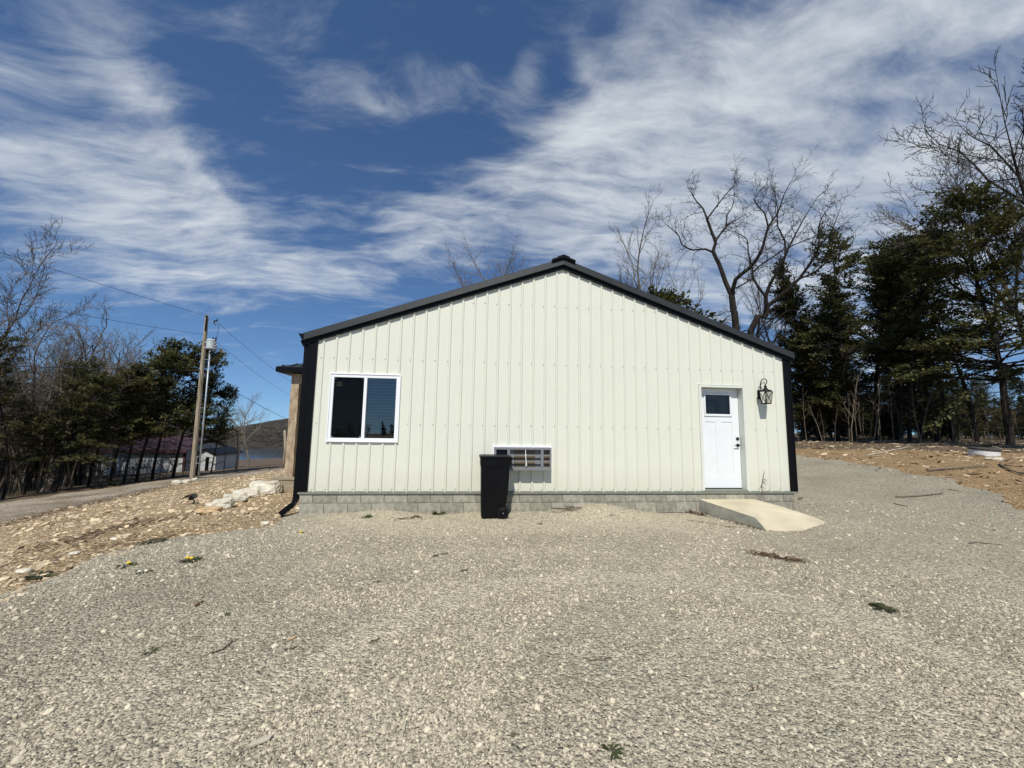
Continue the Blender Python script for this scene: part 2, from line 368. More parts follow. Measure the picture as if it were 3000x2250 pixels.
def scatter(name, material_srcs, pts, rot, scl, idx, label, cat):
    """One 'stuff' object: instances of a few source meshes on given points."""
    me = bpy.data.meshes.new(name); me.from_pydata([tuple(p) for p in pts], [], [])
    for an, ty, data in (('rot','FLOAT_VECTOR',rot), ('scl','FLOAT_VECTOR',scl), ('idx','INT',idx)):
        a = me.attributes.new(an, ty, 'POINT'); a.data.foreach_set('vector' if ty == 'FLOAT_VECTOR' else 'value', np.asarray(data).ravel())
    o = bpy.data.objects.new(name, me); COL.objects.link(o); tag(o, label, cat, kind='stuff')
    src = bpy.data.collections.new(name+'_source')
    for s in material_srcs: src.objects.link(s)
    ng = bpy.data.node_groups.new(name, 'GeometryNodeTree')
    ng.interface.new_socket('Geometry', in_out='INPUT', socket_type='NodeSocketGeometry'); ng.interface.new_socket('Geometry', in_out='OUTPUT', socket_type='NodeSocketGeometry')
    N, L = ng.nodes, ng.links; gi = N.new('NodeGroupInput'); go = N.new('NodeGroupOutput')
    ci = N.new('GeometryNodeCollectionInfo'); ci.inputs['Collection'].default_value = src; ci.inputs['Separate Children'].default_value = True; ci.inputs['Reset Children'].default_value = True
    ip = N.new('GeometryNodeInstanceOnPoints'); ip.inputs['Pick Instance'].default_value = True
    def na(an, ty):
        n = N.new('GeometryNodeInputNamedAttribute'); n.data_type = ty; n.inputs['Name'].default_value = an; return n.outputs['Attribute']
    er = N.new('FunctionNodeEulerToRotation'); L.new(na('rot','FLOAT_VECTOR'), er.inputs[0])
    L.new(gi.outputs[0], ip.inputs['Points']); L.new(ci.outputs[0], ip.inputs['Instance']); L.new(na('idx','INT'), ip.inputs['Instance Index'])
    L.new(er.outputs[0], ip.inputs['Rotation']); L.new(na('scl','FLOAT_VECTOR'), ip.inputs['Scale']); L.new(ip.outputs[0], go.inputs[0])
    md = o.modifiers.new('scatter', 'NODES'); md.node_group = ng
    return o
def loose(name, mesh):   # a source mesh that is not itself in the scene
    return bpy.data.objects.new(name, mesh)

ICO_V = [(0,0,-1),(.7236,-.5257,-.4472),(-.2764,-.8507,-.4472),(-.8944,0,-.4472),(-.2764,.8507,-.4472),(.7236,.5257,-.4472),(.2764,-.8507,.4472),(-.7236,-.5257,.4472),(-.7236,.5257,.4472),(.2764,.8507,.4472),(.8944,0,.4472),(0,0,1)]
ICO_F = [(0,1,2),(1,0,5),(0,2,3),(0,3,4),(0,4,5),(1,5,10),(2,1,6),(3,2,7),(4,3,8),(5,4,9),(1,10,6),(2,6,7),(3,7,8),(4,8,9),(5,9,10),(6,10,11),(7,6,11),(8,7,11),(9,8,11),(10,9,11)]
def pebble(name, material, rnd, flat=.6):
    sx, sy = rnd.uniform(.7, 1.25), rnd.uniform(.6, 1.0)
    v = [(x*sx*rnd.uniform(.75,1.25), y*sy*rnd.uniform(.75,1.25), z*flat*rnd.uniform(.7,1.2)) for x, y, z in ICO_V]
    me = bpy.data.meshes.new(name); me.from_pydata(v, [], ICO_F); me.materials.append(M[material]); return loose(name, me)

# ------------------------------------------------------------------ terrain
def sstep(a, b, x):
    t = np.clip((x-a)/(b-a), 0, 1); return t*t*(3-2*t)
def terrain(x, y):
    x = np.asarray(x, float); y = np.asarray(y, float)
    z = np.interp(x, [-900,-300,-120,-60,-28,-20,-13.2,-9,-5.5,-1.9,-1.2,0,40], [-32,-30,-9,-4.6,-2.6,-2.2,-1.64,-1.40,-.95,-.50,-.45,-.435,-.435])
    xx = x + .25*np.clip(y, 0, None); w = sstep(9, -7, xx)
    z = z - w*(.012*np.clip(y, 0, 14) + .030*np.clip(y-14, 0, 46) + .10*np.clip(y-60, 0, 250))
    # towards the trees on the right the ground climbs to a low crest
    q = .128*(x-12.0) - .036*y
    z = z + 1.22*(1-np.exp(-np.clip(q, 0, None)/1.15)) * sstep(9.6, 13.5, x)
    # gravel banked against the block wall
    z = z + .16*np.exp(-((x-5.25)/.55)**2-(y/.45)**2) + .07*np.exp(-((x-1.2)/.5)**2-(y/.4)**2) + .03*np.exp(-((x-3.2)/.8)**2-(y/.4)**2)
    n = .012*np.sin(1.7*x+.6*y)+.010*np.sin(2.9*y-1.1*x)+.007*np.sin(4.3*x+3.7*y+1)
    return np.maximum(z + n*sstep(60, 20, np.hypot(x, y)), -34)
def zg(x, y): return float(terrain(x, y))
def hit(px, py):
    """where the ray through a photo pixel meets the ground"""
    d = pix(px, py); t = .6; pt = t
    for i in range(4000):
        p = CAM + d*t
        if p.z < zg(p.x, p.y): break
        pt = t; t *= 1.01
    a, b = pt, t
    for i in range(30):
        c = (a+b)/2; p = CAM + d*c
        if p.z < zg(p.x, p.y): b = c
        else: a = c
    return CAM + d*a
def axis_grid(a, b, step, far, g=1.18):
    l = list(np.arange(a, b+1e-6, step)); s = step
    while l[-1] < far: s *= g; l.append(l[-1]+s)
    s = step; k = []
    x = a
    while x > -far: s *= g; x -= s; k.append(x)
    return np.array(k[::-1]+l)
def poly_sdf(P, X, Y):
    """signed distance, positive inside"""
    d = np.full(X.shape, 1e9); ins = np.zeros(X.shape, bool); n = len(P)
    for i in range(n):
        (x0, y0), (x1, y1) = P[i], P[(i+1) % n]; ex, ey = x1-x0, y1-y0
        t = np.clip(((X-x0)*ex+(Y-y0)*ey)/(ex*ex+ey*ey), 0, 1); d = np.minimum(d, np.hypot(X-x0-t*ex, Y-y0-t*ey))
        c = ((y0 > Y) != (y1 > Y)) & (X < ex*(Y-y0)/(ey if ey else 1e-9)+x0); ins ^= c
    return np.where(ins, d, -d)
LOT = [(-6,-30),(-2.4,-10),(-1.62,-5),(-1.52,-3.13),(-1.5,-2.6),(-1.5,-2.2),(-1.38,-1.67),(-1.2,-1.25),(-.5,-.75),(-.28,-.1),(-.28,22),(24,24),(20.2,15),(19,10.7),(17.7,6.7),(15.6,1.9),(13.2,-.9),(13.4,-4),(17,-14),(24,-30)]
ROAD = [(-7.4,-30),(-8.3,-6),(-8.7,1),(-8.9,3.9),(-9.2,6.1),(-9.75,9.4),(-10.3,12.2),(-10.0,14.6),(-8.8,16.6),(-6.5,18.4),(-3,19.5),(-3,23),(-8,21.8),(-11.2,19.6),(-12.7,16.8),(-13.0,13.4),(-13.1,10.7),(-13.3,8.2),(-12.9,1),(-12.4,-6),(-12,-30)]
def wob(X, Y): return .10*np.sin(2.3*X+1.3*Y)+.08*np.sin(5.1*Y-3.2*X+1)+.06*np.sin(9.7*X+4.1*Y)+.04*np.sin(17*Y-11*X)
TRACKS = [[(1180,1830),(1300,1770),(1450,1718),(1700,1690),(2000,1708),(2300,1765),(2650,1875),(2990,2010)], [(560,2240),(700,2080),(950,1930),(1180,1830)], [(700,1720),(1000,1650),(1400,1620),(1800,1625),(2200,1690)], [(1900,1790),(2300,1900),(2700,2080),(2900,2200)]]
TRACKS = [([tuple(hit(*q)[:2]) for q in t], w, a) for t, w, a in zip(TRACKS, (.17,.18,.30,.15), (1.,.85,.5,.6))]
def compact(X, Y):
    """how far the gravel is driven down to pale fines: wheel tracks and the worn strip before the wall"""
    c = np.zeros(np.shape(X))
    for pts, w, a in TRACKS:
        d = np.full(np.shape(X), 1e9)
        for (x0, y0), (x1, y1) in zip(pts[:-1], pts[1:]):
            ex, ey = x1-x0, y1-y0; t = np.clip(((X-x0)*ex+(Y-y0)*ey)/(ex*ex+ey*ey), 0, 1); d = np.minimum(d, np.hypot(X-x0-t*ex, Y-y0-t*ey))
        c = np.maximum(c, a*np.exp(-(d/w)**2))
    strip = .9*np.exp(-(np.clip(-Y-.5, 0, None)/1.1)**2)*sstep(-.6, 1.2, X)*sstep(8.6, 6.2, X)
    return np.maximum(c, strip)
def sheet(name, poly, step, mat_, lift):
    P = np.array(poly); x0, y0 = P.min(0); x1, y1 = P.max(0)
    xs = np.arange(x0, x1+step, step); ys = np.arange(y0, y1+step, step); X, Y = np.meshgrid(xs, ys)
    S = poly_sdf(poly, X, Y) + wob(X, Y)*sstep(-.3, .6, 1-np.hypot(X-4.5, Y-5)/60)
    nx = len(xs); vid = {}; V = []; F = []
    def vert(x, y):
        k = (round(x, 4), round(y, 4))
        if k not in vid: vid[k] = len(V); V.append((x, y))
        return vid[k]
    for j in range(len(ys)-1):
        for i in range(nx-1):
            c = [(i,j),(i+1,j),(i+1,j+1),(i,j+1)]; s = [S[b, a] for a, b in c]
            if max(s) <= 0: continue
            out = []
            for k in range(4):
                (a, b), (e, f) = c[k], c[(k+1) % 4]; s0, s1 = s[k], s[(k+1) % 4]
                if s0 > 0: out.append(vert(xs[a], ys[b]))
                if (s0 > 0) != (s1 > 0):
                    t = s0/(s0-s1); out.append(vert(xs[a]+(xs[e]-xs[a])*t, ys[b]+(ys[f]-ys[b])*t))
            if len(out) > 2: F.append(tuple(out))
    A = np.array(V); Z = terrain(A[:,0], A[:,1]) + lift
    me = bpy.data.meshes.new(name); me.from_pydata([(a, b, c) for (a, b), c in zip(V, Z)], [], F); me.materials.append(mat_)
    me.polygons.foreach_set('use_smooth', [True]*len(me.polygons))
    if name == 'gravel_lot':
        at = me.attributes.new('fines', 'FLOAT', 'POINT'); at.data.foreach_set('value', compact(A[:,0], A[:,1]).astype(np.float32))
    o = bpy.data.objects.new(name, me); COL.objects.link(o); return tag(o, kind='structure')

M['gravel'] = ground_mat('grey_gravel', ((.36,.312,.225),(.465,.41,.30)), .014, .48, .45, 1., (.43,.385,.28), .75, bdist=.013)
M['lane'] = ground_mat('lane_gravel', ((.27,.225,.165),(.40,.345,.265)), .03, .35, .4, .8, (.19,.145,.09), .8, bdist=.012)
M['soil'] = ground_mat('stony_soil', ((.40,.28,.15),(.55,.415,.245)), .027, .42, .6, 1.0, (.27,.19,.11), .55, bdist=.03,
                       attr=(((.34,.215,.105),(.47,.33,.175)), ((.13,.095,.06),(.24,.18,.115)), ((.14,.105,.075),(.20,.15,.11))))
def build_ground():
    xs = axis_grid(-16, 26, .3, 1500); ys = axis_grid(-9, 27, .3, 1500); X, Y = np.meshgrid(xs, ys); Z = terrain(X, Y)
    nx = len(xs); V = np.stack([X.ravel(), Y.ravel(), Z.ravel()], 1)
    I = np.arange((len(ys)-1)*nx).reshape(-1, nx)[:, :-1].ravel()
    F = np.stack([I, I+1, I+1+nx, I+nx], 1)
    me = bpy.data.meshes.new('ground'); me.from_pydata(V.tolist(), [], F.tolist()); me.materials.append(M['soil'])
    me.polygons.foreach_set('use_smooth', [True]*len(me.polygons))
    x, y = V[:,0], V[:,1]
    orange = sstep(9, 13, x)
    crest = sstep(24, 30, x+.35*y) * sstep(10, 14, x)
    leafy = np.maximum(np.maximum(sstep(-12.6, -14.0, x), crest), sstep(-9, -14, y)*sstep(12, 16, np.abs(x)))
    leafy = np.maximum(leafy, sstep(26, 30, y)*sstep(-12, -6, x))
    field = sstep(20, 23, y)*sstep(-6, -9, x)*sstep(-20, -16, x) + sstep(34, 38, y)*sstep(-4, -10, x)
    c = np.stack([orange, leafy*.8, np.clip(field, 0, 1), np.ones_like(x)], 1).astype(np.float32)
    a = me.color_attributes.new('zone', 'FLOAT_COLOR', 'POINT'); a.data.foreach_set('color', c.ravel())
    o = bpy.data.objects.new('ground', me); COL.objects.link(o); tag(o, kind='structure')
build_ground()
sheet('gravel_lot', LOT, .2, M['gravel'], .014)
sheet('road', ROAD, .25, M['lane'], .012)

# lake and the wooded ridge beyond it
M['lake'] = mat('lake_water', (.035,.045,.055), .12, .1, .02, bump=.15, bscale=.6)
mb = MB(); mb.v = [(-900,230,-25),(200,230,-25),(300,640,-25),(-1200,640,-25)]; mb.f = [(0,1,2,3)]
tag(mb.build('lake', 'lake'), kind='structure')
M['ridge'] = ground_mat('bare_wooded_ridge', ((.085,.072,.055),(.13,.112,.085)), 3.5, .45, .02, 1.0, (.055,.055,.035), .6, bdist=2.)
def build_ridge():
    rnd = random.Random(5); V = []; F = []; nx, ny = 150, 40
    for j in range(ny):
        for i in range(nx):
            x = -1300 + i*14; y = 470 + j*11; t = j/(ny-1)
            top = 56*math.exp(-((x+180)/175)**2) + 14*math.exp(-((x+800)/200)**2) + 2
            z = -26 + (top+6)*math.sin(min(t*1.15, 1)*math.pi/2) + rnd.uniform(-1.6, 1.6)*min(1, t*6)
            V.append((x+rnd.uniform(-4,4), y-40*math.exp(-((x+400)/200)**2)+rnd.uniform(-3,3), z))
    for j in range(ny-1):
        for i in range(nx-1): a = j*nx+i; F.append((a, a+1, a+1+nx, a+nx))
    mb = MB(); mb.v = V; mb.f = F; tag(mb.build('hill', 'ridge'), kind='structure')
build_ridge()

# loose stones
def inside(P, x, y): return poly_sdf(P, np.array([x]), np.array([y]))[0] > 0
def gravel():
    R = np.random.default_rng(7); rnd = random.Random(7)
    src = [pebble('stone_%d' % i, 'stone', rnd, .72) for i in range(8)]
    pts = []; scl = []
    for r0, r1, den, size in ((1.0, 2.6, 8000, .0062), (2.6, 4.2, 3800, .0070), (4.2, 7.0, 1100, .0085), (7., 12., 120, .012)):
        n = int(.5*rad(170)*(r1*r1-r0*r0)*den)
        r = np.sqrt(R.uniform(r0*r0, r1*r1, n)); a = R.uniform(rad(-85), rad(85), n) - YAW
        pts.append(np.stack([CAM.x+r*np.sin(a), CAM.y+r*np.cos(a)], 1)); scl.append(size*.92*np.exp(R.normal(0, .45, n)))
    P = np.concatenate(pts); s = np.concatenate(scl)
    S = poly_sdf(LOT, P[:,0], P[:,1])+wob(P[:,0], P[:,1])
    bare = np.sin(1.1*P[:,0]+.7*P[:,1]+.5)*np.sin(.9*P[:,1]-.5*P[:,0]+2)+.35*np.sin(3.1*P[:,0]-2*P[:,1])
    k = (S > 0) & ~((P[:,1] > -.02) & (P[:,0] > -.3) & (P[:,0] < 9.4)) & ((bare < .30) | (R.uniform(0,1,len(P)) < .3)) & (R.uniform(0,1,len(P)) > 1.15*compact(P[:,0], P[:,1]))
    P, s = P[k], s[k]; n = len(P); Z = terrain(P[:,0], P[:,1]) + .014 + s*.12
    rot = np.stack([R.normal(0,.3,n), R.normal(0,.3,n), R.uniform(0,6.28,n)], 1)
    scatter('gravel', src, np.column_stack([P, Z]), rot, np.column_stack([s, s, s]), R.integers(0, 8, n), 'loose grey gravel stones spread over the lot in front of the building', 'gravel')
    # ochre rubble on the slope left of the lot
    src = [pebble('rubble_%d' % i, 'dirtstone', rnd, .45) for i in range(6)]
    n = 38000; X = R.uniform(-10.5, .2, n); Y = R.uniform(-4.5, 19, n)
    S = poly_sdf(LOT, X, Y)+wob(X, Y); Q = poly_sdf(ROAD, X, Y)+wob(X, Y)
    k = (S < .12+R.exponential(.16, n)) & (Q < .1) & (R.uniform(0, 1, n) < np.interp(np.hypot(X-CAM.x, Y-CAM.y), [3, 8, 20, 28], [1, .8, .5, .3])) & ~((X > -2.1) & (Y > 2.9) & (Y < 7.2))
    X, Y = X[k], Y[k]; n = len(X); s = .019*np.exp(R.normal(0, .62, n)); s = np.minimum(s, .11)
    rot = np.stack([R.normal(0,.35,n), R.normal(0,.35,n), R.uniform(0,6.28,n)], 1)
    scatter('rubble', src, np.column_stack([X, Y, terrain(X, Y)+s*.05]), rot, np.column_stack([s, s, s*.9]), R.integers(0, 6, n), 'cream and ochre rubble strewn over the slope left of the gravel', 'rubble')
    # dirt bank on the right: stones and woody litter
    src = [pebble('clod_%d' % i, 'dirtstone', rnd, .5) for i in range(3)] + [pebble('chip_%d' % i, 'litter', rnd, .25) for i in range(5)]
    n = 26000; X = R.uniform(12, 40, n); Y = R.uniform(-8, 32, n); S = poly_sdf(LOT, X, Y)+wob(X, Y)
    k = (S < .25+R.exponential(.35, n)) & (R.uniform(0,1,n) < np.interp(np.hypot(X-CAM.x, Y-CAM.y), [9, 16, 40], [1, .8, .35])); X, Y = X[k], Y[k]; n = len(X); s = np.minimum(.028*np.exp(R.normal(0,.6,n)), .14); ix = R.integers(0, 8, n)
    rot = np.stack([R.normal(0,.3,n), R.normal(0,.3,n), R.uniform(0,6.28,n)], 1)
    lx = np.where(ix > 2, 2.2, 1.)
    scatter('soil_litter', src, np.column_stack([X, Y, terrain(X, Y)+s*.08]), rot, np.column_stack([s*lx, s, s*.8]), ix, 'stones and woody litter on the orange dirt bank by the right-hand woods', 'litter')
gravel()

# ------------------------------------------------------------------ the steel building
RX, RZ, SL = 4.50, 4.305, .357
def gable(x): return RZ - SL*abs(x-RX)
X0, X1, DEPTH, ZB = -.215, 9.285, 14.0, -.045
bld = empty('metal_building', (4.53, 0, -.45))
tag(bld, 'cream ribbed steel building with black trim and a white door, on a block footing', 'building')
OPEN = [(.205, 1.435, .85, 2.06), (7.325, 8.21, -.2, 2.005), (3.21, 4.24, .37, .77)]
def panel_cols(xa, xb):
    """profile of ribbed steel sheet between xa and xb: list of (x, depth)"""
    pr = []
    i0 = int((xa-.035)/.2286)-1
    for i in range(i0, i0+50):
        c = .035+.2286*i
        for dx, dy in ((-.027,0),(-.0125,.0215),(.0125,.0215),(.027,0)): pr.append((c+dx, dy))
    brk = [xa, xb, RX] + [o[0] for o in OPEN] + [o[1] for o in OPEN]
    px_ = [p[0] for p in pr]; py_ = [p[1] for p in pr]
    for b in brk: pr.append((b, float(np.interp(b, px_, py_))))
    return sorted(set((round(a, 5), round(b, 5)) for a, b in pr if xa-1e-6 <= a <= xb+1e-6))
for k in range(11):
    xa = max(X0+.02, -.065+.9144*k-.035); xb = min(X1-.02, -.065+.9144*(k+1)-.035)
    if k == 0: xa = X0+.02
    if xb-xa < .05: continue
    mb = MB(); pr = panel_cols(xa, xb)
    for (a, da), (b, db) in zip(pr[:-1], pr[1:]):
        if b-a < 1e-4: continue
        mid = (a+b)/2; segs = [(ZB, None)]
        cuts = [(z0, z1) for x0, x1, z0, z1 in OPEN if x0 < mid < x1]
        lo = ZB; rng = []
        for z0, z1 in sorted(cuts):
            if z0 > lo: rng.append((lo, z0, False))
            lo = z1
        rng.append((lo, 0, True))
        for z0, z1, top in rng:
            n = len(mb.v); za, zb = (gable(a)+.02, gable(b)+.02) if top else (z1, z1)
            mb.v += [(a,-da,z0),(b,-db,z0),(b,-db,zb),(a,-da,za)]; mb.f.append((n,n+1,n+2,n+3))
    mb.build('siding_panel', 'siding', bld)
def side_sheet(name, axis, c, a, b, z0, z1, sgn):
    mb = MB(); t = a; pts = []
    while t < b:
        for d, h in ((0,0),(.09,0),(.10,.019),(.125,.019),(.135,0)):
            if t+d < b: pts.append((t+d, h))
        t += .2286
    pts.append((b, 0))
    for (p, h), (q, g) in zip(pts[:-1], pts[1:]):
        n = len(mb.v)
        if axis == 'x': mb.v += [(c+sgn*h,p,z0),(c+sgn*g,q,z0),(c+sgn*g,q,z1),(c+sgn*h,p,z1)]
        else: mb.v += [(p,c+sgn*h,z0),(q,c+sgn*g,z0),(q,c+sgn*g,gable(q)),(p,c+sgn*h,gable(p))]
        mb.f.append((n,n+1,n+2,n+3))
    return mb.build(name, 'siding', bld)
side_sheet('side_wall', 'x', X0+.02, .02, DEPTH, ZB, gable(X0)+.02, -1); side_sheet('side_wall', 'x', X1-.02, .02, DEPTH, ZB, gable(X1)+.02, 1)
side_sheet('back_wall', 'y', DEPTH, X0+.02, X1-.02, ZB, 0, 1)
# corner trim: a stepped black angle
for x0, s in ((X0, 1), (X1, -1)):
    mb = MB(); w = .145
    mb.box(*sorted((x0, x0+s*w)), -.026, -.002, ZB+.004, gable(x0+s*w)+.05)
    mb.box(*sorted((x0-s*.004, x0+s*.022)), -.032, .145, ZB+.006, gable(x0)+.03)
    mb.box(*sorted((x0+s*(w-.022), x0+s*(w+.004))), -.036, -.001, ZB+.006, gable(x0+s*w)+.04)
    mb.build('corner_trim', 'black', bld, bevel=.003)
# rake boards: an upper face leaning back over a shaded return
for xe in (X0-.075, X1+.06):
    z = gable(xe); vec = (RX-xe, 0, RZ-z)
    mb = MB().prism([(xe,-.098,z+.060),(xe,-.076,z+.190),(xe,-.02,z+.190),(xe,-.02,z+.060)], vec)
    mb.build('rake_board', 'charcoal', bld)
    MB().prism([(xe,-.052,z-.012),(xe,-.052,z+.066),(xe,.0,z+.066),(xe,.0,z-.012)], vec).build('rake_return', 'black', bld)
# roof sheets
for xe, s in ((X0-.10, 1), (X1+.085, -1)):
    mb = MB(); y = -.07
    while y < DEPTH+.12:
        for a, b, h in ((0,.10,0),(.10,.125,.022),(.125,.2286,0)):
            y0, y1 = y+a, min(y+b, DEPTH+.12)
            if y1 <= y0: continue
            z = gable(xe)+.175; vec = (RX-xe, 0, RZ-gable(xe))
            mb.prism([(xe,y0,z),(xe,y0,z+.022+h),(xe,y1,z+.022+h),(xe,y1,z)], vec)
        y += .2286
    mb.build('roof', 'charcoal', bld)
mb = MB()
for s in (-1, 1):
    for a, b, h in ((0,.115,.038),(.115,.235,.018)):
        xa, xb = RX+s*a, RX+s*b; za, zb = gable(xa)+.192, gable(xb)+.192
        mb.prism([(xa,-.125,za),(xb,-.125,zb),(xb,-.125,zb+h+.022),(xa,-.125,za+h+.022)], (0, DEPTH+.28, 0))
mb.build('ridge_cap', 'black', bld)
# base drip and block footing
mb = MB(); mb.box(X0-.004, X1+.006, -.034, .03, ZB-.034, ZB-.003); mb.box(X0-.002, X1+.004, -.020, .0, ZB-.003, ZB+.012)
mb.build('base_trim', 'sill', bld)
foot = MB().box(-.178, 9.22, .000, .19, -.95, ZB-.035).build('footing', 'mortar', bld)
def blk(w, h=.1937):
    rnd = random.Random(int(w*1e4)); mb = MB(); mb.box(0, w, .0, .12, 0, h)
    me = MB(); me.v = mb.v; me.f = mb.f
    return me
BX0, BX1 = -.186, 9.228
first = {}
for row, off in ((0, .225), (1, .42), (2, .225)):
    zt = ZB-.035-.004 if row == 0 else -.236-.2032*(row-1)-.006
    h = zt-(-.236) if row == 0 else .1937
    x = BX0; e = BX0+off
    while x < BX1-.02:
        x2 = min(e, BX1) - .010; w = x2-x
        if w > .03:
            key = (round(w, 3), row == 0)
            if key not in first:
                o = MB().box(0, w, 0, .12, -h, 0).build('block', 'block', bld, bevel=.006); o.matrix_parent_inverse = Matrix(); first[key] = o
            else:
                o = first[key].copy(); COL.objects.link(o); o.parent = bld
            rr = random.Random(int(x*100)+row*7)
            o.parent = foot if False else bld
            o.location = (x-bld.location.x, -.012+rr.uniform(-.002,.003), zt-bld.location.z)
        x = min(e, BX1); e += .4064
# side footing
MB().box(-.186, -.17, .19, DEPTH, -1.1, ZB-.036).build('side_footing', 'block', bld); MB().box(9.21, 9.228, .19, DEPTH, -.95, ZB-.036).build('side_footing', 'block', bld)
# screws
mb = MB()
for z in (0., 1.165, 2.3588, 3.52):
    for i in range(40):
        x = .2286*i; jx = math.sin(i*7.3+z)*.004; jz = math.sin(i*3.1+z*5)*.006
        if z > gable(x)-.1 or any(a-.06 < x < b+.06 and c-.06 < z < d+.06 for a, b, c, d in OPEN): continue
        mb.lathe([(.0115,0),(.0115,-.004),(.0065,-.005),(.0065,-.011),(.001,-.0115)], 6, (x+jx, 0, z+jz), 'y')
tag(mb.build('screw_row', 'screwhead', bld), kind='stuff')
# near-black boxes added behind the window and door glass to keep the shell dark
mb = MB(); mb.box(-.1, 3.0, 2.8, 2.83, -.05, 2.5); mb.box(-.1, 3., .3, 2.8, -.08, -.05); mb.box(-.1, 3., .05, 2.83, 2.5, 2.53); mb.box(3., 3.03, .05, 2.83, -.05, 2.5); mb.box(-.13, -.1, .05, 2.83, -.05, 2.5)
mb.box(6.8, 9.0, 1.6, 1.63, -.05, 2.5); mb.box(6.8, 9., .3, 1.6, -.08, -.05); mb.box(6.8, 9., .2, 1.6, 2.5, 2.53); mb.box(9., 9.03, .2, 1.6, -.05, 2.5); mb.box(6.77, 6.8, .2, 1.6, -.05, 2.5)
tag(mb.build('dark_box', 'dark', bld), kind='stuff')

# gutter and downspout on the left eave
z = gable(X0-.10)+.165
mb = MB().prism([(-.285,-.065,z-.085),(-.335,-.065,z-.085),(-.350,-.065,z-.055),(-.372,-.065,z-.02),(-.392,-.065,z+.015),(-.392,-.065,z+.028),(-.376,-.065,z+.028),(-.345,-.065,z-.05),(-.325,-.065,z-.07),(-.285,-.065,z-.07)], (0, DEPTH+.1, 0))
mb.v += [(-.285,-.066,z-.085),(-.335,-.066,z-.085),(-.350,-.066,z-.055),(-.392,-.066,z+.02),(-.285,-.066,z+.02)]; n = len(mb.v)-5; mb.f.append((n,n+1,n+2,n+3,n+4))
mb.build('gutter', 'black', bld)
def rtube(mb, pts, w, h, up):
    """rectangular tube along pts; up fixes the section"""
    pts = [Vector(p) for p in pts]; n0 = len(mb.v); up = Vector(up)
    for i, p in enumerate(pts):
        t = (pts[min(i+1,len(pts)-1)]-pts[max(i-1,0)]).normalized(); s = t.cross(up).normalized(); u = s.cross(t)
        for a, b in ((-1,-1),(1,-1),(1,1),(-1,1)): q = p+s*(a*w/2)+u*(b*h/2); mb.v.append(tuple(q))
    for i in range(len(pts)-1):
        for j in range(4): a = n0+i*4+j; b = n0+i*4+(j+1)%4; mb.f.append((a,b,b+4,a+4))
    mb.f.append((n0+3,n0+2,n0+1,n0)); e = n0+4*(len(pts)-1); mb.f.append((e,e+1,e+2,e+3))
mb = MB(); ds = -.262
rtube(mb, [(-.335,.03,z-.08),(-.325,.03,z-.12),(ds-.01,.03,z-.2),(ds,.03,z-.26),(ds,.03,-.14)], .085, .07, (0,1,0))
mb.build('downspout', 'black', bld)
mb = MB(); g = zg(-.45, -.05)
pts = [(ds,.03,-.14)]
for i in range(11):
    a = i/10*rad(62); pts.append((ds-.13*(1-math.cos(a)), .03-.10*(1-math.cos(a)), -.14-.17*math.sin(a)))
pts.append((ds-.19, -.10, g+.045))
for i in range(len(pts)-1):
    k = 1+.07*(i % 2)
    rtube(mb, [pts[i], pts[i+1]], .085*k, .07*k, (0,1,.3))
mb.build('downspout_elbow', 'black', bld)

# window: white slider with a blind behind the glass
def window():
    f = MB(); a, b, c, d = .19, 1.447, .832, 2.078
    for x0, x1, z0, z1, y0 in ((a,b,d-.022,d,-.036),(a,b,c,c+.022,-.040),(a,a+.022,c+.022,d-.022,-.036),(b-.022,b,c+.022,d-.022,-.036)): f.box(x0, x1, y0, .06, z0, z1)
    a, b, c, d = a+.022, b-.022, c+.022, d-.022
    for x0, x1, z0, z1 in ((a,b,d-.055,d),(a,b,c,c+.05),(a,a+.052,c+.05,d-.055),(b-.054,b,c+.05,d-.055),(.793,.847,c+.05,d-.055)): f.box(x0, x1, -.024, .055, z0, z1)
    w = f.build('window', 'vinyl', bld, bevel=.004); tag(w, 'white sliding window with a half-open blind')
    def sub(mb, name, mt, **k):
        o = mb.build(name, mt, w, **k); o.matrix_parent_inverse = w.matrix_basis.inverted() @ bld.matrix_basis.inverted() if False else Matrix.Translation(-(Vector(bld.location)+Vector(w.location)-Vector(bld.location))) ; return o
    w.matrix_parent_inverse = Matrix.Translation(-Vector(bld.location))
    for x0, x1 in ((.263,.794),(.846,1.372)): sub(MB().box(x0, x1, .026, .030, .903, 2.003), 'pane', 'glass')
    sub(MB().box(.264, .793, .006, .0075, .904, 2.002), 'insect_screen', 'screen')
    mb = MB()
    for x, z in ((.285,1.985),(.772,1.985),(.285,.925),(.772,.925)): mb.box(x-.014, x+.014, .001, .006, z-.012, z-.006); mb.box(x-.014, x-.008, .001, .006, z-.012, z+.012)
    tag(sub(mb, 'screen_clip', 'acsteel'), kind='stuff')
    sub(MB().box(.295, .40, .0245, .0255, 1.835, 1.925), 'sticker', 'sticker')
    z = 1.955; i = 0
    while z > .93:
        t = math.sin(i*5.1)*.0015; sub(MB().prism([(.235,.066,z+t-.0035),(.235,.116,z+.001),(.235,.116,z+.0045),(.235,.066,z+t+.0035)], (1.17,0,0)), 'blind_slat', 'slat'); z -= .0566; i += 1
    sub(MB().box(.235, 1.405, .07, .125, 1.985, 2.04), 'blind_headrail', 'slat'); sub(MB().box(.235, 1.405, .08, .115, .905, .92), 'blind_bottom_rail', 'slat')
    for x in (.42, .695, .975, 1.30): sub(MB().box(x-.0015, x+.0015, .069, .0705, .92, 1.99), 'ladder_cord', 'slat')
    sub(MB().tube([(1.335,.062,1.99),(1.338,.058,1.4)], .005, 6), 'blind_wand', 'slat')
window()

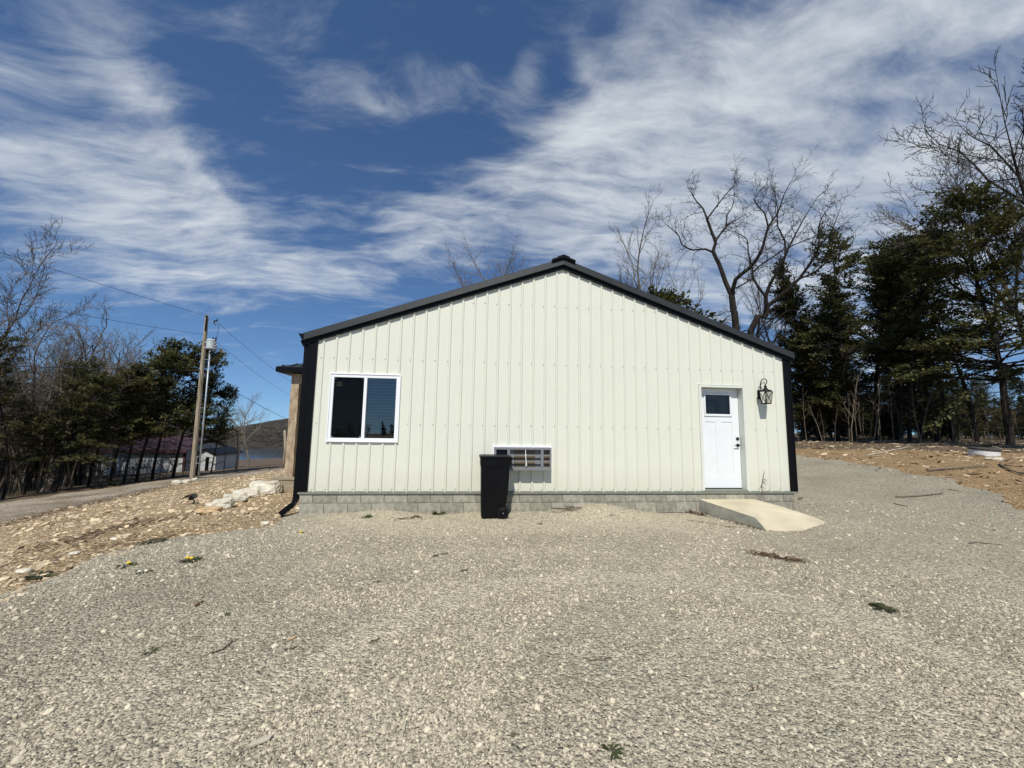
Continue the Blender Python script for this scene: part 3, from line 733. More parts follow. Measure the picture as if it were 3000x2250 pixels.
# door, recessed in a cream jamb
def door():
    x0, x1, zt = 7.325, 8.21, 2.005
    f = MB()
    for a, b, c, d in ((x0-.052,x0,ZB+.02,zt+.045),(x1,x1+.045,ZB+.02,zt+.045),(x0,x1,zt,zt+.045)): f.box(a, b, -.026, .02, c, d)
    f.box(x0-.012, x0, .02, .18, ZB, zt+.01); f.box(x1, x1+.012, .02, .18, ZB, zt+.01); f.box(x0, x1, .02, .18, zt, zt+.012)
    f.box(x0-.055, x1+.055, -.030, -.001, zt+.045, zt+.055)
    df = f.build('door_frame', 'jamb', bld, bevel=.002)
    MB().box(x0, x1, -.03, .16, ZB-.002, -.012).build('threshold', 'sill', bld)
    MB().box(x0, x1, .128, .17, -.012, .006).build('door_gap', 'black', bld)  # black strip standing in for the dark gap under the door
    s = MB(); y = .130; yb = .139
    s.box(x0+.004, x1-.004, yb, .172, .006, 1.43)
    s.box(x0+.004, x1-.004, yb, .172, 1.89, 2.0); s.box(x0+.004, 7.49, yb, .172, 1.43, 1.89); s.box(8.02, x1-.004, yb, .172, 1.43, 1.89)
    for a, b, c, d in ((x0+.004,7.478,.006,2.0),(8.047,x1-.004,.006,2.0),(7.478,8.047,1.318,1.436),(7.478,8.047,.006,.247),(7.697,7.826,.247,1.318),(7.478,8.047,1.888,2.0)): s.box(a, b, y, yb-.0005, c, d)
    dr = s.build('door', 'doorwhite', bld, bevel=.003); tag(dr, 'white entry door with a small high window')
    def sub(mb, name, mt, **k):
        o = mb.build(name, mt, dr, **k); o.matrix_parent_inverse = Matrix(); return o
    g = MB()
    for a, b, c, d in ((7.462,8.058,1.866,1.896),(7.462,8.058,1.431,1.476),(7.462,7.494,1.476,1.866),(8.018,8.058,1.476,1.866)): g.box(a, b, .112, .1295, c, d)
    sub(g, 'light_frame', 'doorwhite', bevel=.005)
    sub(MB().box(7.49, 8.022, .136, .14, 1.47, 1.87), 'pane', 'doorglass')
    g = MB()
    for x in (7.545, 7.69, 7.735, 7.78, 7.965): g.box(x-.003, x+.003, .1335, .136, 1.476, 1.866 if x in (7.545, 7.965) else 1.75)
    for zz in (1.56, 1.75): g.box(7.494, 8.018, .1332, .1335, zz-.003, zz+.003)
    sub(g, 'leading', 'iron')
    sub(MB().lathe([(.032,0),(.032,-.012),(.024,-.022),(.012,-.03)], 20, (8.157,.13,.983), 'y'), 'deadbolt', 'iron', smooth=True)
    k = MB().lathe([(.033,0),(.033,-.010),(.024,-.020),(.013,-.024),(.013,-.052)], 20, (8.157,.13,.853), 'y')
    k.tube([(8.165,.076,.853),(8.12,.072,.856),(8.06,.076,.850)], [.012,.010,.008], 10)
    sub(k, 'lever_handle', 'iron', smooth=True)
door()

# hip-roofed entry porch on the left side
def porch():
    pb = atd(843, 1394, 10); px_, py_, pz = -1.80, pb.y+.02, -.185
    ex, ey, ez, e2 = -2.20, 3.06, 2.60, 7.3
    mb = MB(); ym = (ey+e2)/2; rz = ez+.36*(ym-ey); hx = ex+(ym-ey)
    n = len(mb.v); t = .03
    for dz in (0, -t): mb.v += [(ex,ey,ez+dz),(1.6,ey,ez+dz),(1.6,ym,rz+dz),(hx,ym,rz+dz),(ex,e2,ez+dz),(1.6,e2,ez+dz)]
    for k, fl in ((0,False),(6,True)):
        for f in ((0,1,2,3),(0,3,4),(4,3,2,5)): q = tuple(n+k+i for i in f); mb.f.append(q[::-1] if fl else q)
    for a, b in ((0,1),(1,2),(2,5),(5,4),(4,0)): mb.f.append((n+a, n+6+a, n+6+b, n+b))
    # keep it outside the main wall: clip at the eave line
    mb.v = [(min(x, X0-.0), y, z if x < X0 else z) for x, y, z in mb.v]
    roof = mb.build('porch_roof', 'charcoal', bld)
    mb = MB(); x = ex+.12
    while x < X0-.05:
        d = min(x-ex, ym-ey); mb.prism([(x-.012,ey,ez+.001),(x+.012,ey,ez+.001),(x+.012,ey,ez+.024),(x-.012,ey,ez+.024)], (0, d, .36*d)); x += .2286
    tag(mb.build('porch_roof_rib', 'charcoal', bld), kind='stuff')
    mb = MB(); mb.box(ex-.012, X0-.03, ey-.02, ey+.09, ez-.135, ez-.012); mb.box(ex-.02, ex+.09, ey+.09, e2, ez-.135, ez-.012); mb.box(ex-.012, X0-.03, e2-.09, e2+.01, ez-.135, ez-.012)
    mb.box(ex+.05, X0-.03, ey+.09, e2-.09, ez-.15, ez-.136)
    mb.build('porch_fascia', 'black', bld)
    mb = MB(); mb.box(px_-.11, X0-.03, py_-.09, py_+.09, ez-.42, ez-.151); mb.box(px_-.11, px_+.09, py_+.09, e2-.35, ez-.42, ez-.151)
    mb.build('porch_beam', 'post', bld, bevel=.012)
    for yy in (py_, e2-.5):
        rnd = random.Random(3); mb = MB(); n = 14; rings = []
        for i in range(n+1):
            zz = pz+(ez-.421-pz)*i/n; w = .098
            for a, b in ((-1,-1),(0,-1.05),(1,-1),(1.04,0),(1,1),(0,1.05),(-1,1),(-1.04,0)):
                mb.v.append((px_+a*w*rnd.uniform(.92,1.06), yy+b*w*rnd.uniform(.92,1.06), zz))
        for i in range(n):
            for j in range(8): a = i*8+j; b = i*8+(j+1)%8; mb.f.append((a,b,b+8,a+8))
        mb.f.append(tuple(range(7,-1,-1))); mb.f.append(tuple(n*8+j for j in range(8)))
        mb.build('porch_post', 'post', bld)
    z0 = zg(-1.5, 3.2)-.1
    y = py_-.30
    MB().box(px_-.30, X0-.02, y, y+.04, z0, pz-.05).build('deck_skirt', 'deck', bld)
    MB().box(px_-.30, px_-.26, y+.04, e2, z0-.1, pz-.05).build('deck_skirt', 'deck', bld)
    while y < e2-.1:
        MB().box(px_-.32, X0-.02, y-.02, y+.115, pz-.045, pz-.001).build('deck_board', 'deck', bld); y += .143
porch()

# ------------------------------------------------------------------ things on and by the wall
def air_conditioner():
    a = empty('air_conditioner', (3.72, 0, .37)); tag(a, 'grey through-wall air conditioner above the black bin', 'air conditioner')
    p = lambda mb, n, mt, **k: mb.build(n, mt, a, **k)
    f = MB()
    for x0, x1, z0, z1 in ((3.166,3.20,.36,.80),(4.25,4.285,.36,.80),(3.20,4.25,.775,.80)): f.box(x0, x1, -.034, -.001, z0, z1)
    p(f, 'wall_trim', 'vinyl')
    c = MB(); c.box(3.203, 4.246, -.17, .3, .366, .39); c.box(3.203, 4.246, -.17, .3, .752, .774); c.box(3.203, 3.215, -.17, .3, .39, .752); c.box(4.234, 4.246, -.17, .3, .39, .752)
    p(c, 'case', 'acgrey')
    g = MB(); y0, y1 = -.20, -.172
    for x0, x1, z0, z1 in ((3.200,4.248,.735,.776),(3.200,4.248,.362,.42),(3.200,3.231,.42,.735),(4.216,4.248,.42,.735),(3.432,3.481,.42,.735),(4.049,4.101,.42,.735)): g.box(x0, x1, y0, y1, z0, z1)
    fr = p(g, 'grille_frame', 'acgrey', bevel=.004)
    for z in (.634, .524):
        for x0, x1 in ((3.231,3.432),(3.481,4.049),(4.101,4.216)): p(MB().box(x0, x1, -.195, -.175, z-.009, z+.009), 'grille_bar', 'acgrey')
    p(MB().box(3.760, 3.770, -.197, -.176, .42, .735), 'grille_bar', 'acgrey')
    p(MB().box(3.575, 3.955, -.135, -.13, .39, .752), 'condenser_fins', 'fins'); p(MB().box(4.101, 4.234, -.135, -.13, .39, .752), 'condenser_fins', 'fins')
    p(MB().box(3.215, 3.574, -.13, -.125, .39, .752), 'inner_panel', 'dark'); p(MB().box(3.956, 4.1, -.13, -.125, .39, .752), 'inner_panel', 'acgrey'); p(MB().box(3.482, 3.565, -.134, -.131, .39, .752), 'inner_panel', 'acgrey')
    c = MB().tube([(3.765,-.205,.735),(3.765,-.21,.66),(3.768,-.216,.645),(3.765,-.215,.60),(3.778,-.212,.53),(3.785,-.212,.47),(3.79,-.214,.43)], [.005,.006,.014,.010,.010,.009,.006], 8)
    c.tube([(3.768,-.212,.64),(3.772,-.212,.55),(3.775,-.211,.45),(3.771,-.213,.425)], [.008,.006,.008,.004], 8)
    c.lathe([(.004,-.016),(.016,-.008),(.018,.002),(.012,.014),(.003,.018)], 10, (3.766,-.214,.638))
    p(c, 'knotted_cord', 'cord', smooth=True)
    s = MB()
    for x, z in ((3.214,.728),(4.234,.725),(4.234,.455),(3.725,.768)): s.lathe([(.007,0),(.006,-.004)], 8, (x,-.2005,z), 'y')
    tag(p(s, 'screw', 'steel'), kind='stuff')
air_conditioner()

def lantern():
    def q(x, y, d): return aty(2180+x/4.486, 1080+y/4.486, -d)
    D = .17
    base = q(200, 345, .01)
    L_ = empty('wall_lantern', base); tag(L_, 'black iron scroll-arm wall lantern to the right of the white door', 'lantern')
    p = lambda mb, n, mt, **k: mb.build(n, mt, L_, **k)
    zt, zb = q(200, 285, .01).z, q(205, 402, .01).z
    p(MB().box(base.x-.042, base.x+.042, -.046, -.001, zb, zt), 'back_plate', 'iron', bevel=.01)
    c = q(283, 300, D); top = c.z; bot = q(296, 455, D).z; cx = c.x; cy = -D
    arm = [Vector((base.x, -.03, zt-.03)), Vector((base.x, -.06, zt))]
    for x, y, d in ((214,235,.075),(215,190,.085),(232,146,.10),(262,131,.125),(291,146,.15),(300,175,.165),(288,200,.17),(276,205,.17)): arm.append(q(x, y, d))
    m = MB().tube(arm, .009, 8)
    m.tube([q(219,215,.08), q(240,182,.11), q(262,172,.135), q(268,186,.15), q(260,196,.15)], .006, 8)
    p(m, 'scroll_arm', 'iron', smooth=True)
    h = top-bot
    m = MB(); R = .080
    m.lathe([(.004,.155),(.014,.142),(.006,.128),(.020,.112),(.036,.105),(.020,.092),(.028,.068),(.052,.038),(R*1.28,.020),(R*1.34,.010),(R*1.34,-.006),(R*1.1,-.008)], 16, (cx,cy,top))
    p(m, 'lantern_roof', 'iron', smooth=False)
    m = MB(); rt, rb = .094, .064
    cs = [(-1,-1),(1,-1),(1,1),(-1,1)]
    for i in range(4):
        (a, b), (e, f) = cs[i], cs[(i+1)%4]
        m.tube([(cx+a*rt*.9,cy+b*rt*.9,top),(cx+a*rb*.9,cy+b*rb*.9,bot)], .0065, 6)
        P = lambda u, v: Vector((cx+(a+(e-a)*u)*.9*(rt+(rb-rt)*v), cy+(b+(f-b)*u)*.9*(rt+(rb-rt)*v), top+(bot-top)*v))
        for u0, u1 in ((0,1),(1,0)):
            m.tube([P(u0+(u1-u0)*t, t+.0) + Vector((0,0,0)) for t in (0,.5,1)], .0035, 5)
        m.tube([P(0,1), P(1,1)], .008, 6)
    p(m, 'cage', 'iron')
    p(MB().box(cx-rb, cx+rb, cy-rb, cy+rb, bot-.014, bot-.002), 'base_plate', 'iron', bevel=.003)
    m = MB().lathe([(.012,-.01),(.014,-.05),(.030,-.085),(.032,-.11),(.018,-.135),(.002,-.14)], 16, (cx,cy,top)); p(m, 'bulb', 'clear', smooth=True)
    m = MB()
    for i in range(4):
        (a, b), (e, f) = cs[i], cs[(i+1)%4]; n = len(m.v)
        m.v += [(cx+a*rt*.82,cy+b*rt*.82,top),(cx+e*rt*.82,cy+f*rt*.82,top),(cx+e*rb*.82,cy+f*rb*.82,bot),(cx+a*rb*.82,cy+b*rb*.82,bot)]; m.f.append((n,n+1,n+2,n+3))
    p(m, 'glass', 'clear')
lantern()

def rring(cx, cy, hx, hy, r, z, n=4):
    out = []
    for sx, sy, a0 in ((1,1,0),(-1,1,90),(-1,-1,180),(1,-1,270)):
        for i in range(n+1):
            a = rad(a0+90*i/n); out.append((cx+sx*(hx-r)+r*math.cos(a), cy+sy*(hy-r)+r*math.sin(a), z))
    return out
def loft(mb, rings, cap=True):
    n0 = len(mb.v); k = len(rings[0])
    for r in rings: mb.v += r
    for i in range(len(rings)-1):
        for j in range(k): a = n0+i*k+j; b = n0+i*k+(j+1)%k; mb.f.append((a,b,b+k,a+k))
    if cap: mb.f.append(tuple(n0+j for j in range(k-1,-1,-1))); e = n0+(len(rings)-1)*k; mb.f.append(tuple(e+j for j in range(k)))
def trash_bin():
    yf = -.56; yb = -.10; cy = (yf+yb)/2; z0 = zg(3.15, -.4)+.012
    t = empty('trash_bin', (3.17, cy, z0)); tag(t, 'black wheeled plastic bin standing against the wall under the air conditioner', 'bin')
    p = lambda mb, n, mt, **k: mb.build(n, mt, t, **k)
    mb = MB(); R = []
    for dz, xa, xb, hy in ((0,2.985,3.285,.175),(.03,2.972,3.325,.19),(.18,2.966,3.372,.197),(.24,2.964,3.398,.2),(.42,2.960,3.428,.208),(.60,2.956,3.438,.216),(.872,2.950,3.446,.222)):
        R.append(rring((xa+xb)/2, cy, (xb-xa)/2, hy, .045, z0+dz))
    loft(mb, R); body = p(mb, 'body', 'bin', smooth=False)
    mb = MB(); loft(mb, [rring(3.197, cy, .255, .228, .05, z0+.868), rring(3.197, cy, .258, .232, .05, z0+.875), rring(3.199, cy, .263, .236, .05, z0+1.01), rring(3.199, cy, .272, .245, .05, z0+1.014), rring(3.199, cy, .272, .245, .05, z0+1.034)])
    p(mb, 'upper_band', 'bin')
    mb = MB(); loft(mb, [rring(3.197, cy, .277, .250, .055, z0+1.030), rring(3.197, cy, .278, .251, .055, z0+1.043), rring(3.197, cy, .262, .236, .05, z0+1.052), rring(3.197, cy, .18, .16, .05, z0+1.058)])
    p(mb, 'lid', 'bin')
    mb = MB()
    for s in (-1, 1): mb.box(3.463, 3.485, cy+s*.15-.02, cy+s*.15+.02, z0+.90, z0+1.03)
    mb.tube([(3.492,cy-.17,z0+1.0),(3.492,cy+.17,z0+1.0)], .014, 10)
    p(mb, 'handle', 'bin')
    for s in (-1, 1):
        w = MB().lathe([(.030,-.022),(.092,-.024),(.10,-.014),(.10,.014),(.092,.024),(.030,.022)], 28, (3.342, cy+s*.205, z0+.098), 'y')
        wo = p(w, 'wheel', 'rubber', smooth=False)
        h = MB().lathe([(.066,-.026),(.06,-.03),(.022,-.03),(.020,-.036),(.008,-.037)] if s < 0 else [(.008,.037),(.02,.036),(.022,.03),(.06,.03),(.066,.026)], 20, (3.342, cy+s*.205, z0+.098), 'y')
        h.build('hub', 'bin', wo)
        c = MB().lathe([(.011,-.044),(.011,-.036)] if s < 0 else [(.011,.036),(.011,.044)], 12, (3.342, cy+s*.205, z0+.098), 'y')
        c.build('axle_cap', 'steel', wo)
    mb = MB().tube([(3.342,cy-.18,z0+.098),(3.342,cy+.18,z0+.098)], .012, 8); p(mb, 'axle', 'steel')
trash_bin()

def concrete_ramp():
    t = empty('concrete_ramp', (7.9, -.6, -.44)); tag(t, 'cream poured concrete ramp sloping down from the white door', 'ramp')
    edge = [(7.19,.03,-.185),(8.34,.03,-.185),(8.60,-.42,-.255),(8.86,-.82,-.36),(9.02,-1.02,-.445),(8.92,-1.22,-.455),(8.60,-1.42,-.46),(8.1,-1.56,-.462),(7.65,-1.57,-.462),(7.44,-1.50,-.45),(7.40,-1.27,-.262),(7.33,-.85,-.235),(7.25,-.4,-.208)]
    inner = [(min(max(7.75+.2*math.sin(i),7.55),8.3),-.2,-.2) for i in range(0)]
    mb = MB(); c = (7.95, -.62, -.232); mid = []
    for x, y, z in edge:
        mx, my = (x+c[0])/2, (y+c[1])/2; mid.append((mx, my, (z*.42+c[2]*.58) if z < -.4 else (z+c[2])/2))
    k = len(edge); mb.v = list(edge)+mid+[c]
    for i in range(k): j = (i+1) % k; mb.f += [(j, i, k+i, k+j), (k+j, k+i, 2*k)]
    o = mb.build('ramp_top', 'ramp', t, smooth=True)
    mb = MB(); n = k
    low = [(x+(x-c[0])*.02, y+(y-c[1])*.02 if y < 0 else y, -.75) for x, y, z in edge]
    mb.v = [(x, y, z-.002) for x, y, z in edge]+low; mb.f = [(i, (i+1)%n, n+(i+1)%n, n+i) for i in range(n)]
    mb.build('ramp_side', 'rampshade', t)
concrete_ramp()

def spiral_cable():
    rnd = random.Random(9); p0 = hit(1640, 1484); mb = MB(); pts = []
    for i in range(46):
        a = i*.62; r = .07+.05*math.sin(i*.9); pts.append((p0.x+r*math.cos(a)*1.9+.10*math.sin(i*.3), -.16+r*math.sin(a)*.8, zg(p0.x, -.16)+.03+.05*abs(math.sin(i*.47))))
    mb.tube(pts, .006, 5)
    tag(mb.build('cable_tangle', 'stick', origin=(p0.x,-.16,zg(p0.x,-.16)+.02)), 'tangle of thin brown cable lying by the footing right of the bin', 'cable')
spiral_cable()
def wall_twig():
    a = aty(2233, 1430, -.05); b = aty(2240, 1379, -.03); mb = MB()
    mb.tube([(a.x,-.045,ZB-.05+.012),(a.x+.01,-.035,.06),((a.x+b.x)/2,-.03,.2),(b.x,-.028,b.z)], [.006,.006,.005,.003], 6)
    for x, z, dx, dz in ((.01,.06,-.05,.02),(.01,.05,.05,-.05),(.045,.19,.07,-.04),(.05,.2,.04,.0)): mb.tube([(a.x+x,-.035,z),(a.x+x+dx*.5,-.045,z+dz*.3),(a.x+x+dx,-.06,z+dz)], [.004,.008,.003], 4)
    tag(mb.build('twig', 'stick', origin=(a.x,-.045,ZB)), 'thin bare twig leaning on the siding under the lantern', 'twig')
wall_twig()
def rebar_chair():
    p = hit(2338, 1467); mb = MB()
    for i in range(4): mb.tube([(p.x+.03*i,p.y,p.z-.01),(p.x+.03*i+.005,p.y-.01,p.z+.07),(p.x+.03*i+.02,p.y-.03,p.z+.075)], .005, 5)
    mb.tube([(p.x-.01,p.y,p.z+.06),(p.x+.12,p.y,p.z+.075)], .005, 5)
    tag(mb.build('wire_chair', 'iron', origin=tuple(p)), 'small dark wire bracket in the gravel at the right corner of the building', 'wire bracket')
rebar_chair()

# ------------------------------------------------------------------ trees
def wander(rnd, d, amt): return (d + Vector((rnd.gauss(0,amt), rnd.gauss(0,amt), rnd.gauss(0,amt)))).normalized()
def side_dir(rnd, d, ang):
    o = d.orthogonal().normalized(); o.rotate(Matrix.Rotation(rnd.uniform(0, 6.2832), 3, d)); return (d*math.cos(ang)+o*math.sin(ang)).normalized()
def grow(tr, cr, p, d, L, r, lvl, rnd, c, spl=1):
    """one limb and everything on it; limbs up to level spl go to tr (trunk), twigs to cr (crown)"""
    n = max(2, int(c['segs'][min(lvl, len(c['segs'])-1)])); pts = [p.copy()]; rr = [r]; dirs = [d]
    r1 = max(r*c.get('taper', .35), .004)
    for i in range(n):
        d = wander(rnd, d, c['wob']*(1+.3*lvl)); d = (d + Vector((0,0,c['up']))).normalized()
        p = p + d*(L/n); pts.append(p.copy()); t = (i+1)/n; rr.append(r+(r1-r)*t); dirs.append(d)
    sides = 7 if r > .09 else (5 if r > .03 else 3)
    (tr if lvl <= spl else cr).tube(pts, rr, sides, cap=False)
    if lvl >= c['levels']: return
    k = c['kids'][lvl]; k = max(1, int(k*rnd.uniform(.8, 1.25)))
    lo = c['bare'][lvl]
    for j in range(k):
        t = lo + (1-lo)*(j+rnd.uniform(.1,.9))/k; t = min(t, .985); f = t*n; i = min(int(f), n-1); u = f-i
        q = pts[i].lerp(pts[i+1], u); rad_ = rr[i]+(rr[i+1]-rr[i])*u
        ang = rad(rnd.uniform(*c['ang'])); dd = side_dir(rnd, dirs[i+1], ang)
        ll = L*c['ratio'][lvl]*rnd.uniform(.65, 1.2)*(1-.45*(t-lo)/(1-lo+1e-6) if lvl == 0 else 1-.3*t)
        grow(tr, cr, q, dd, ll, max(min(rad_*.62, r*.5), c.get('rmin', .006)), lvl+1, rnd, c, spl)
    # leader twig
    grow(tr, cr, pts[-1], dirs[-1], L*c['ratio'][lvl]*.7, max(r1*.8, .005), lvl+1, rnd, c, spl)
def bare_meshes(seed, c, H=12., r=.17, lean=(0,0)):
    rnd = random.Random(seed); tr, cr = MB(), MB()
    grow(tr, cr, Vector((0,0,-.4)), Vector((lean[0],lean[1],1)).normalized(), H*c['trunk'], r, 0, rnd, c)
    return tr, cr
UP = dict(levels=4, segs=(9,6,5,4,3), wob=.10, up=.05, kids=(13,7,5,3), bare=(.30,.2,.15,.1), ang=(22,50), ratio=(.50,.48,.50,.55), trunk=.72)
SPREAD = dict(levels=4, segs=(7,7,5,4,3), wob=.16, up=.03, kids=(11,8,6,3), bare=(.32,.2,.12,.1), ang=(32,68), ratio=(.70,.48,.46,.5), trunk=.58)
THIN = dict(levels=3, segs=(12,5,4,3), wob=.075, up=.05, kids=(8,5,3), bare=(.38,.2,.1), ang=(25,70), ratio=(.30,.45,.5), trunk=.85)
POLES = dict(levels=2, segs=(9,4,3), wob=.05, up=.03, kids=(7,4), bare=(.45,.3), ang=(30,60), ratio=(.2,.45), trunk=.9)

def spray(cr, rnd, p, d, size, n):
    """a flat fan of needle sprays round p"""
    for i in range(n):
        a = (d*rnd.uniform(.2, 1.) + Vector((rnd.gauss(0,.55), rnd.gauss(0,.55), rnd.gauss(.02,.33)))).normalized()
        b = a.cross(Vector((rnd.gauss(0,.35), rnd.gauss(0,.35), 1))).normalized()
        q = p + Vector((rnd.gauss(0,1), rnd.gauss(0,1), rnd.gauss(0,.55)))*size*.55
        l = size*rnd.uniform(.6, 1.25); w = l*rnd.uniform(.16, .30)
        k = len(cr.v); e = q+a*l; m_ = q+a*l*.45; m2 = m_+Vector((0,0,-.03*l))
        cr.v += [tuple(q), tuple(m_+b*w), tuple(e), tuple(m2-b*w)]; cr.f.append((k, k+1, k+2, k+3))
def cedar_meshes(seed, H, r, base, shape, nbr, dens, size, dead=0, droop=-.05, lean=(0,0), inner=.22):
    """trunk with whorled limbs carrying sprays; shape(t) gives the limb length at crown height t"""
    rnd = random.Random(seed); tr, cr = MB(), MB(); pts = []; rr = []; p = Vector((0,0,-.4)); d = Vector((lean[0],lean[1],1)).normalized(); n = 14
    for i in range(n+1): pts.append(p.copy()); rr.append(max(r*(1-i/n*.93), .012)); d = wander(rnd, d, .035); d.z = abs(d.z); p = p + d*((H+.4)/n)
    tr.tube(pts, rr, 8, cap=False)
    def along(t): f = min(t*n, n-.001); i = int(f); return pts[i].lerp(pts[i+1], f-i), rr[i]
    for j in range(nbr):
        t = rnd.uniform(0, 1)**.85; h = base+(1-base)*t; q, qr = along(h); a = rnd.uniform(0, 6.2832)
        L = shape(t)*rnd.uniform(.6, 1.15); el = rnd.uniform(-.05, .5) + .55*t
        dd = Vector((math.cos(a), math.sin(a), el)).normalized(); m_ = max(3, int(L/.45)); bp = [q.copy()]; pp = q.copy()
        for i in range(m_): dd = wander(rnd, dd, .13); dd = (dd+Vector((0,0,droop))).normalized(); pp = pp+dd*(L/m_); bp.append(pp.copy())
        tr.tube(bp, [max(min(qr*.5, .012+.014*L)*(1-i/m_*.8), .006) for i in range(m_+1)], 3, cap=False)
        ns = int(L*dens)+1
        for i in range(ns):
            u = inner+(1.02-inner)*(i+rnd.random())/ns if L > .9 else rnd.uniform(0, 1); f = min(u, .999)*m_; ii = int(f); pos = bp[ii].lerp(bp[ii+1], f-ii)
            spray(cr, rnd, pos, dd, size*rnd.uniform(.7, 1.2), 5)
    for j in range(dead):       # bare lower limbs
        h = rnd.uniform(.08, base+.1); q, qr = along(h); a = rnd.uniform(0, 6.2832); L = rnd.uniform(.8, 2.2); dd = Vector((math.cos(a), math.sin(a), rnd.uniform(-.1,.45))).normalized(); bp = [q]
        for i in range(4): dd = wander(rnd, dd, .12); bp.append(bp[-1]+dd*(L/4))
        tr.tube(bp, [.022,.018,.013,.009,.005], 3, cap=False)
        for k in range(3): e = wander(rnd, dd, .5); s = bp[2+k % 2]; tr.tube([s, s+e*.3, s+e*.3+wander(rnd, e, .3)*.3], [.009,.007,.004], 3, cap=False)
    return tr, cr
def mesh_of(mb, name, material):
    me = bpy.data.meshes.new(name); me.from_pydata(mb.v, [], mb.f); me.materials.append(M[material]); return me
class Kind:
    def __init__(s, pair, H, bark, leaf): s.H = max(v[2] for v in pair[0].v+pair[1].v); s.t = mesh_of(pair[0], 'trunk', bark); s.c = mesh_of(pair[1], 'crown', leaf)
K = {}
K['up'] = Kind(bare_meshes(11, UP, 12, .16), 12.5, 'barkgrey', 'barkgrey')
K['up2'] = Kind(bare_meshes(12, UP, 12, .15, (.15,.05)), 12.5, 'barkgrey', 'barkgrey')
K['spread'] = Kind(bare_meshes(13, SPREAD, 12, .2), 12.5, 'barkdark', 'barkdark')
K['spread2'] = Kind(bare_meshes(21, SPREAD, 12, .2, (-.1,.1)), 12.5, 'barkgrey', 'barkgrey')
FAN = dict(levels=4, segs=(7,7,5,4,3), wob=.10, up=.05, kids=(18,11,6,4), bare=(.22,.15,.12,.1), ang=(20,48), ratio=(.62,.44,.44,.5), trunk=.6)
K['fan'] = Kind(bare_meshes(41, FAN, 12, .085), 12, 'barkgrey', 'barkgrey')
K['fan2'] = Kind(bare_meshes(47, FAN, 12, .09), 12, 'barkdark', 'barkdark')
K['thin'] = Kind(bare_meshes(15, THIN, 8, .055), 8., 'barkpale', 'barkpale')
K['pole'] = Kind(bare_meshes(16, POLES, 7, .045), 7., 'barkpale', 'barkpale')
K['pole2'] = Kind(bare_meshes(17, POLES, 7, .05, (-.1,0)), 7., 'barkpale', 'barkpale')
K['cone'] = Kind(cedar_meshes(31, 12, .13, .12, lambda t: 2.3*(1-t)**.75+.25, 260, 14, .215, 8), 12, 'barkdark', 'cedar')
K['tall'] = Kind(cedar_meshes(32, 14, .125, .38, lambda t: 2.7*(1-t*.62)*(.7+.3*math.sin(11*t))+.3, 150, 6.2, .235, 44, -.02, (.03,0), .5), 14, 'barkdark', 'cedar')
K['tall2'] = Kind(cedar_meshes(33, 14, .13, .36, lambda t: 3.2*(1-t*.55)*(.65+.35*math.sin(9*t))+.3, 150, 6.2, .24, 46, -.01, (.05,.02), .5), 14, 'barkdark', 'cedar')
K['broad'] = Kind(cedar_meshes(34, 12, .15, .26, lambda t: 4.0*(1-t*.62)*(.7+.3*math.sin(9*t+1))+.3, 210, 9, .22, 30, -.04, (0,0), .42), 12, 'barkdark', 'cedar')
K['olive'] = Kind(cedar_meshes(35, 10, .16, .15, lambda t: 2.7*math.sqrt(max(0, 1-t*t))+.4, 260, 13, .20, 6), 10, 'barkdark', 'cedarolive')
K['bole'] = Kind(cedar_meshes(37, 9, .085, .40, lambda t: 2.2*(1-t*.66)*(.7+.3*math.sin(8*t+2))+.25, 150, 9, .21, 26, -.02, (.06,.0), .3), 9, 'barkdark', 'cedar')
K['bole2'] = Kind(cedar_meshes(38, 9, .09, .36, lambda t: 2.6*(1-t*.72)*(.65+.35*math.sin(10*t))+.25, 150, 9, .22, 26, -.03, (.02,.03), .3), 9, 'barkdark', 'cedar')
K['slim'] = Kind(cedar_meshes(36, 10, .085, .38, lambda t: 1.9*(1-t*.7)+.2, 150, 13, .20, 22, -.04, (.05,0)), 10, 'barkdark', 'cedar')
def plant(kind, x, y, h, label, cat='tree', name=None, rz=None, wide=1., group=None, lean=(0,0)):
    k = K[kind]; s = h/k.H; e = empty(name or ('cedar_tree' if kind == 'slim' else 'sapling' if kind == 'thin' else None) or {'u':'bare_tree','f':'bare_tree','s':'bare_tree','t':'cedar_tree','p':'sapling','c':'cedar_tree','b':'cedar_tree','o':'cedar_tree'}[kind[0]], (x, y, zg(x, y)))
    e.rotation_mode = 'ZYX'; e.rotation_euler = (lean[1], lean[0], rz if rz is not None else (x*12.9898+y*78.233) % 6.28); e.scale = (s*wide, s*wide, s)
    for n, me in (('trunk', k.t), ('crown', k.c)):
        o = bpy.data.objects.new(n, me); COL.objects.link(o); o.parent = e
    return tag(e, label, cat, group)
def lane_D(px_): return float(np.interp(px_, [-120,0,244,407,557,618,760], [13.2,15.3,17.8,20.3,23.2,24.6,28]))
def plant_px(kind, px_, base, top, label, D=None, **kw):
    """base and top pixel rows of a tree in the photo; distance from the ground it stands on (or D where the base is hidden)"""
    p = hit(px_, base) if D is None else atd(px_, base, D)
    z0 = zg(p.x, p.y); t = aty(px_, top, p.y); return plant(kind, p.x, p.y, t.z-z0, label, **kw)

LG = 'trees beyond the lane on the left'; RG = 'trees along the right-hand woods'
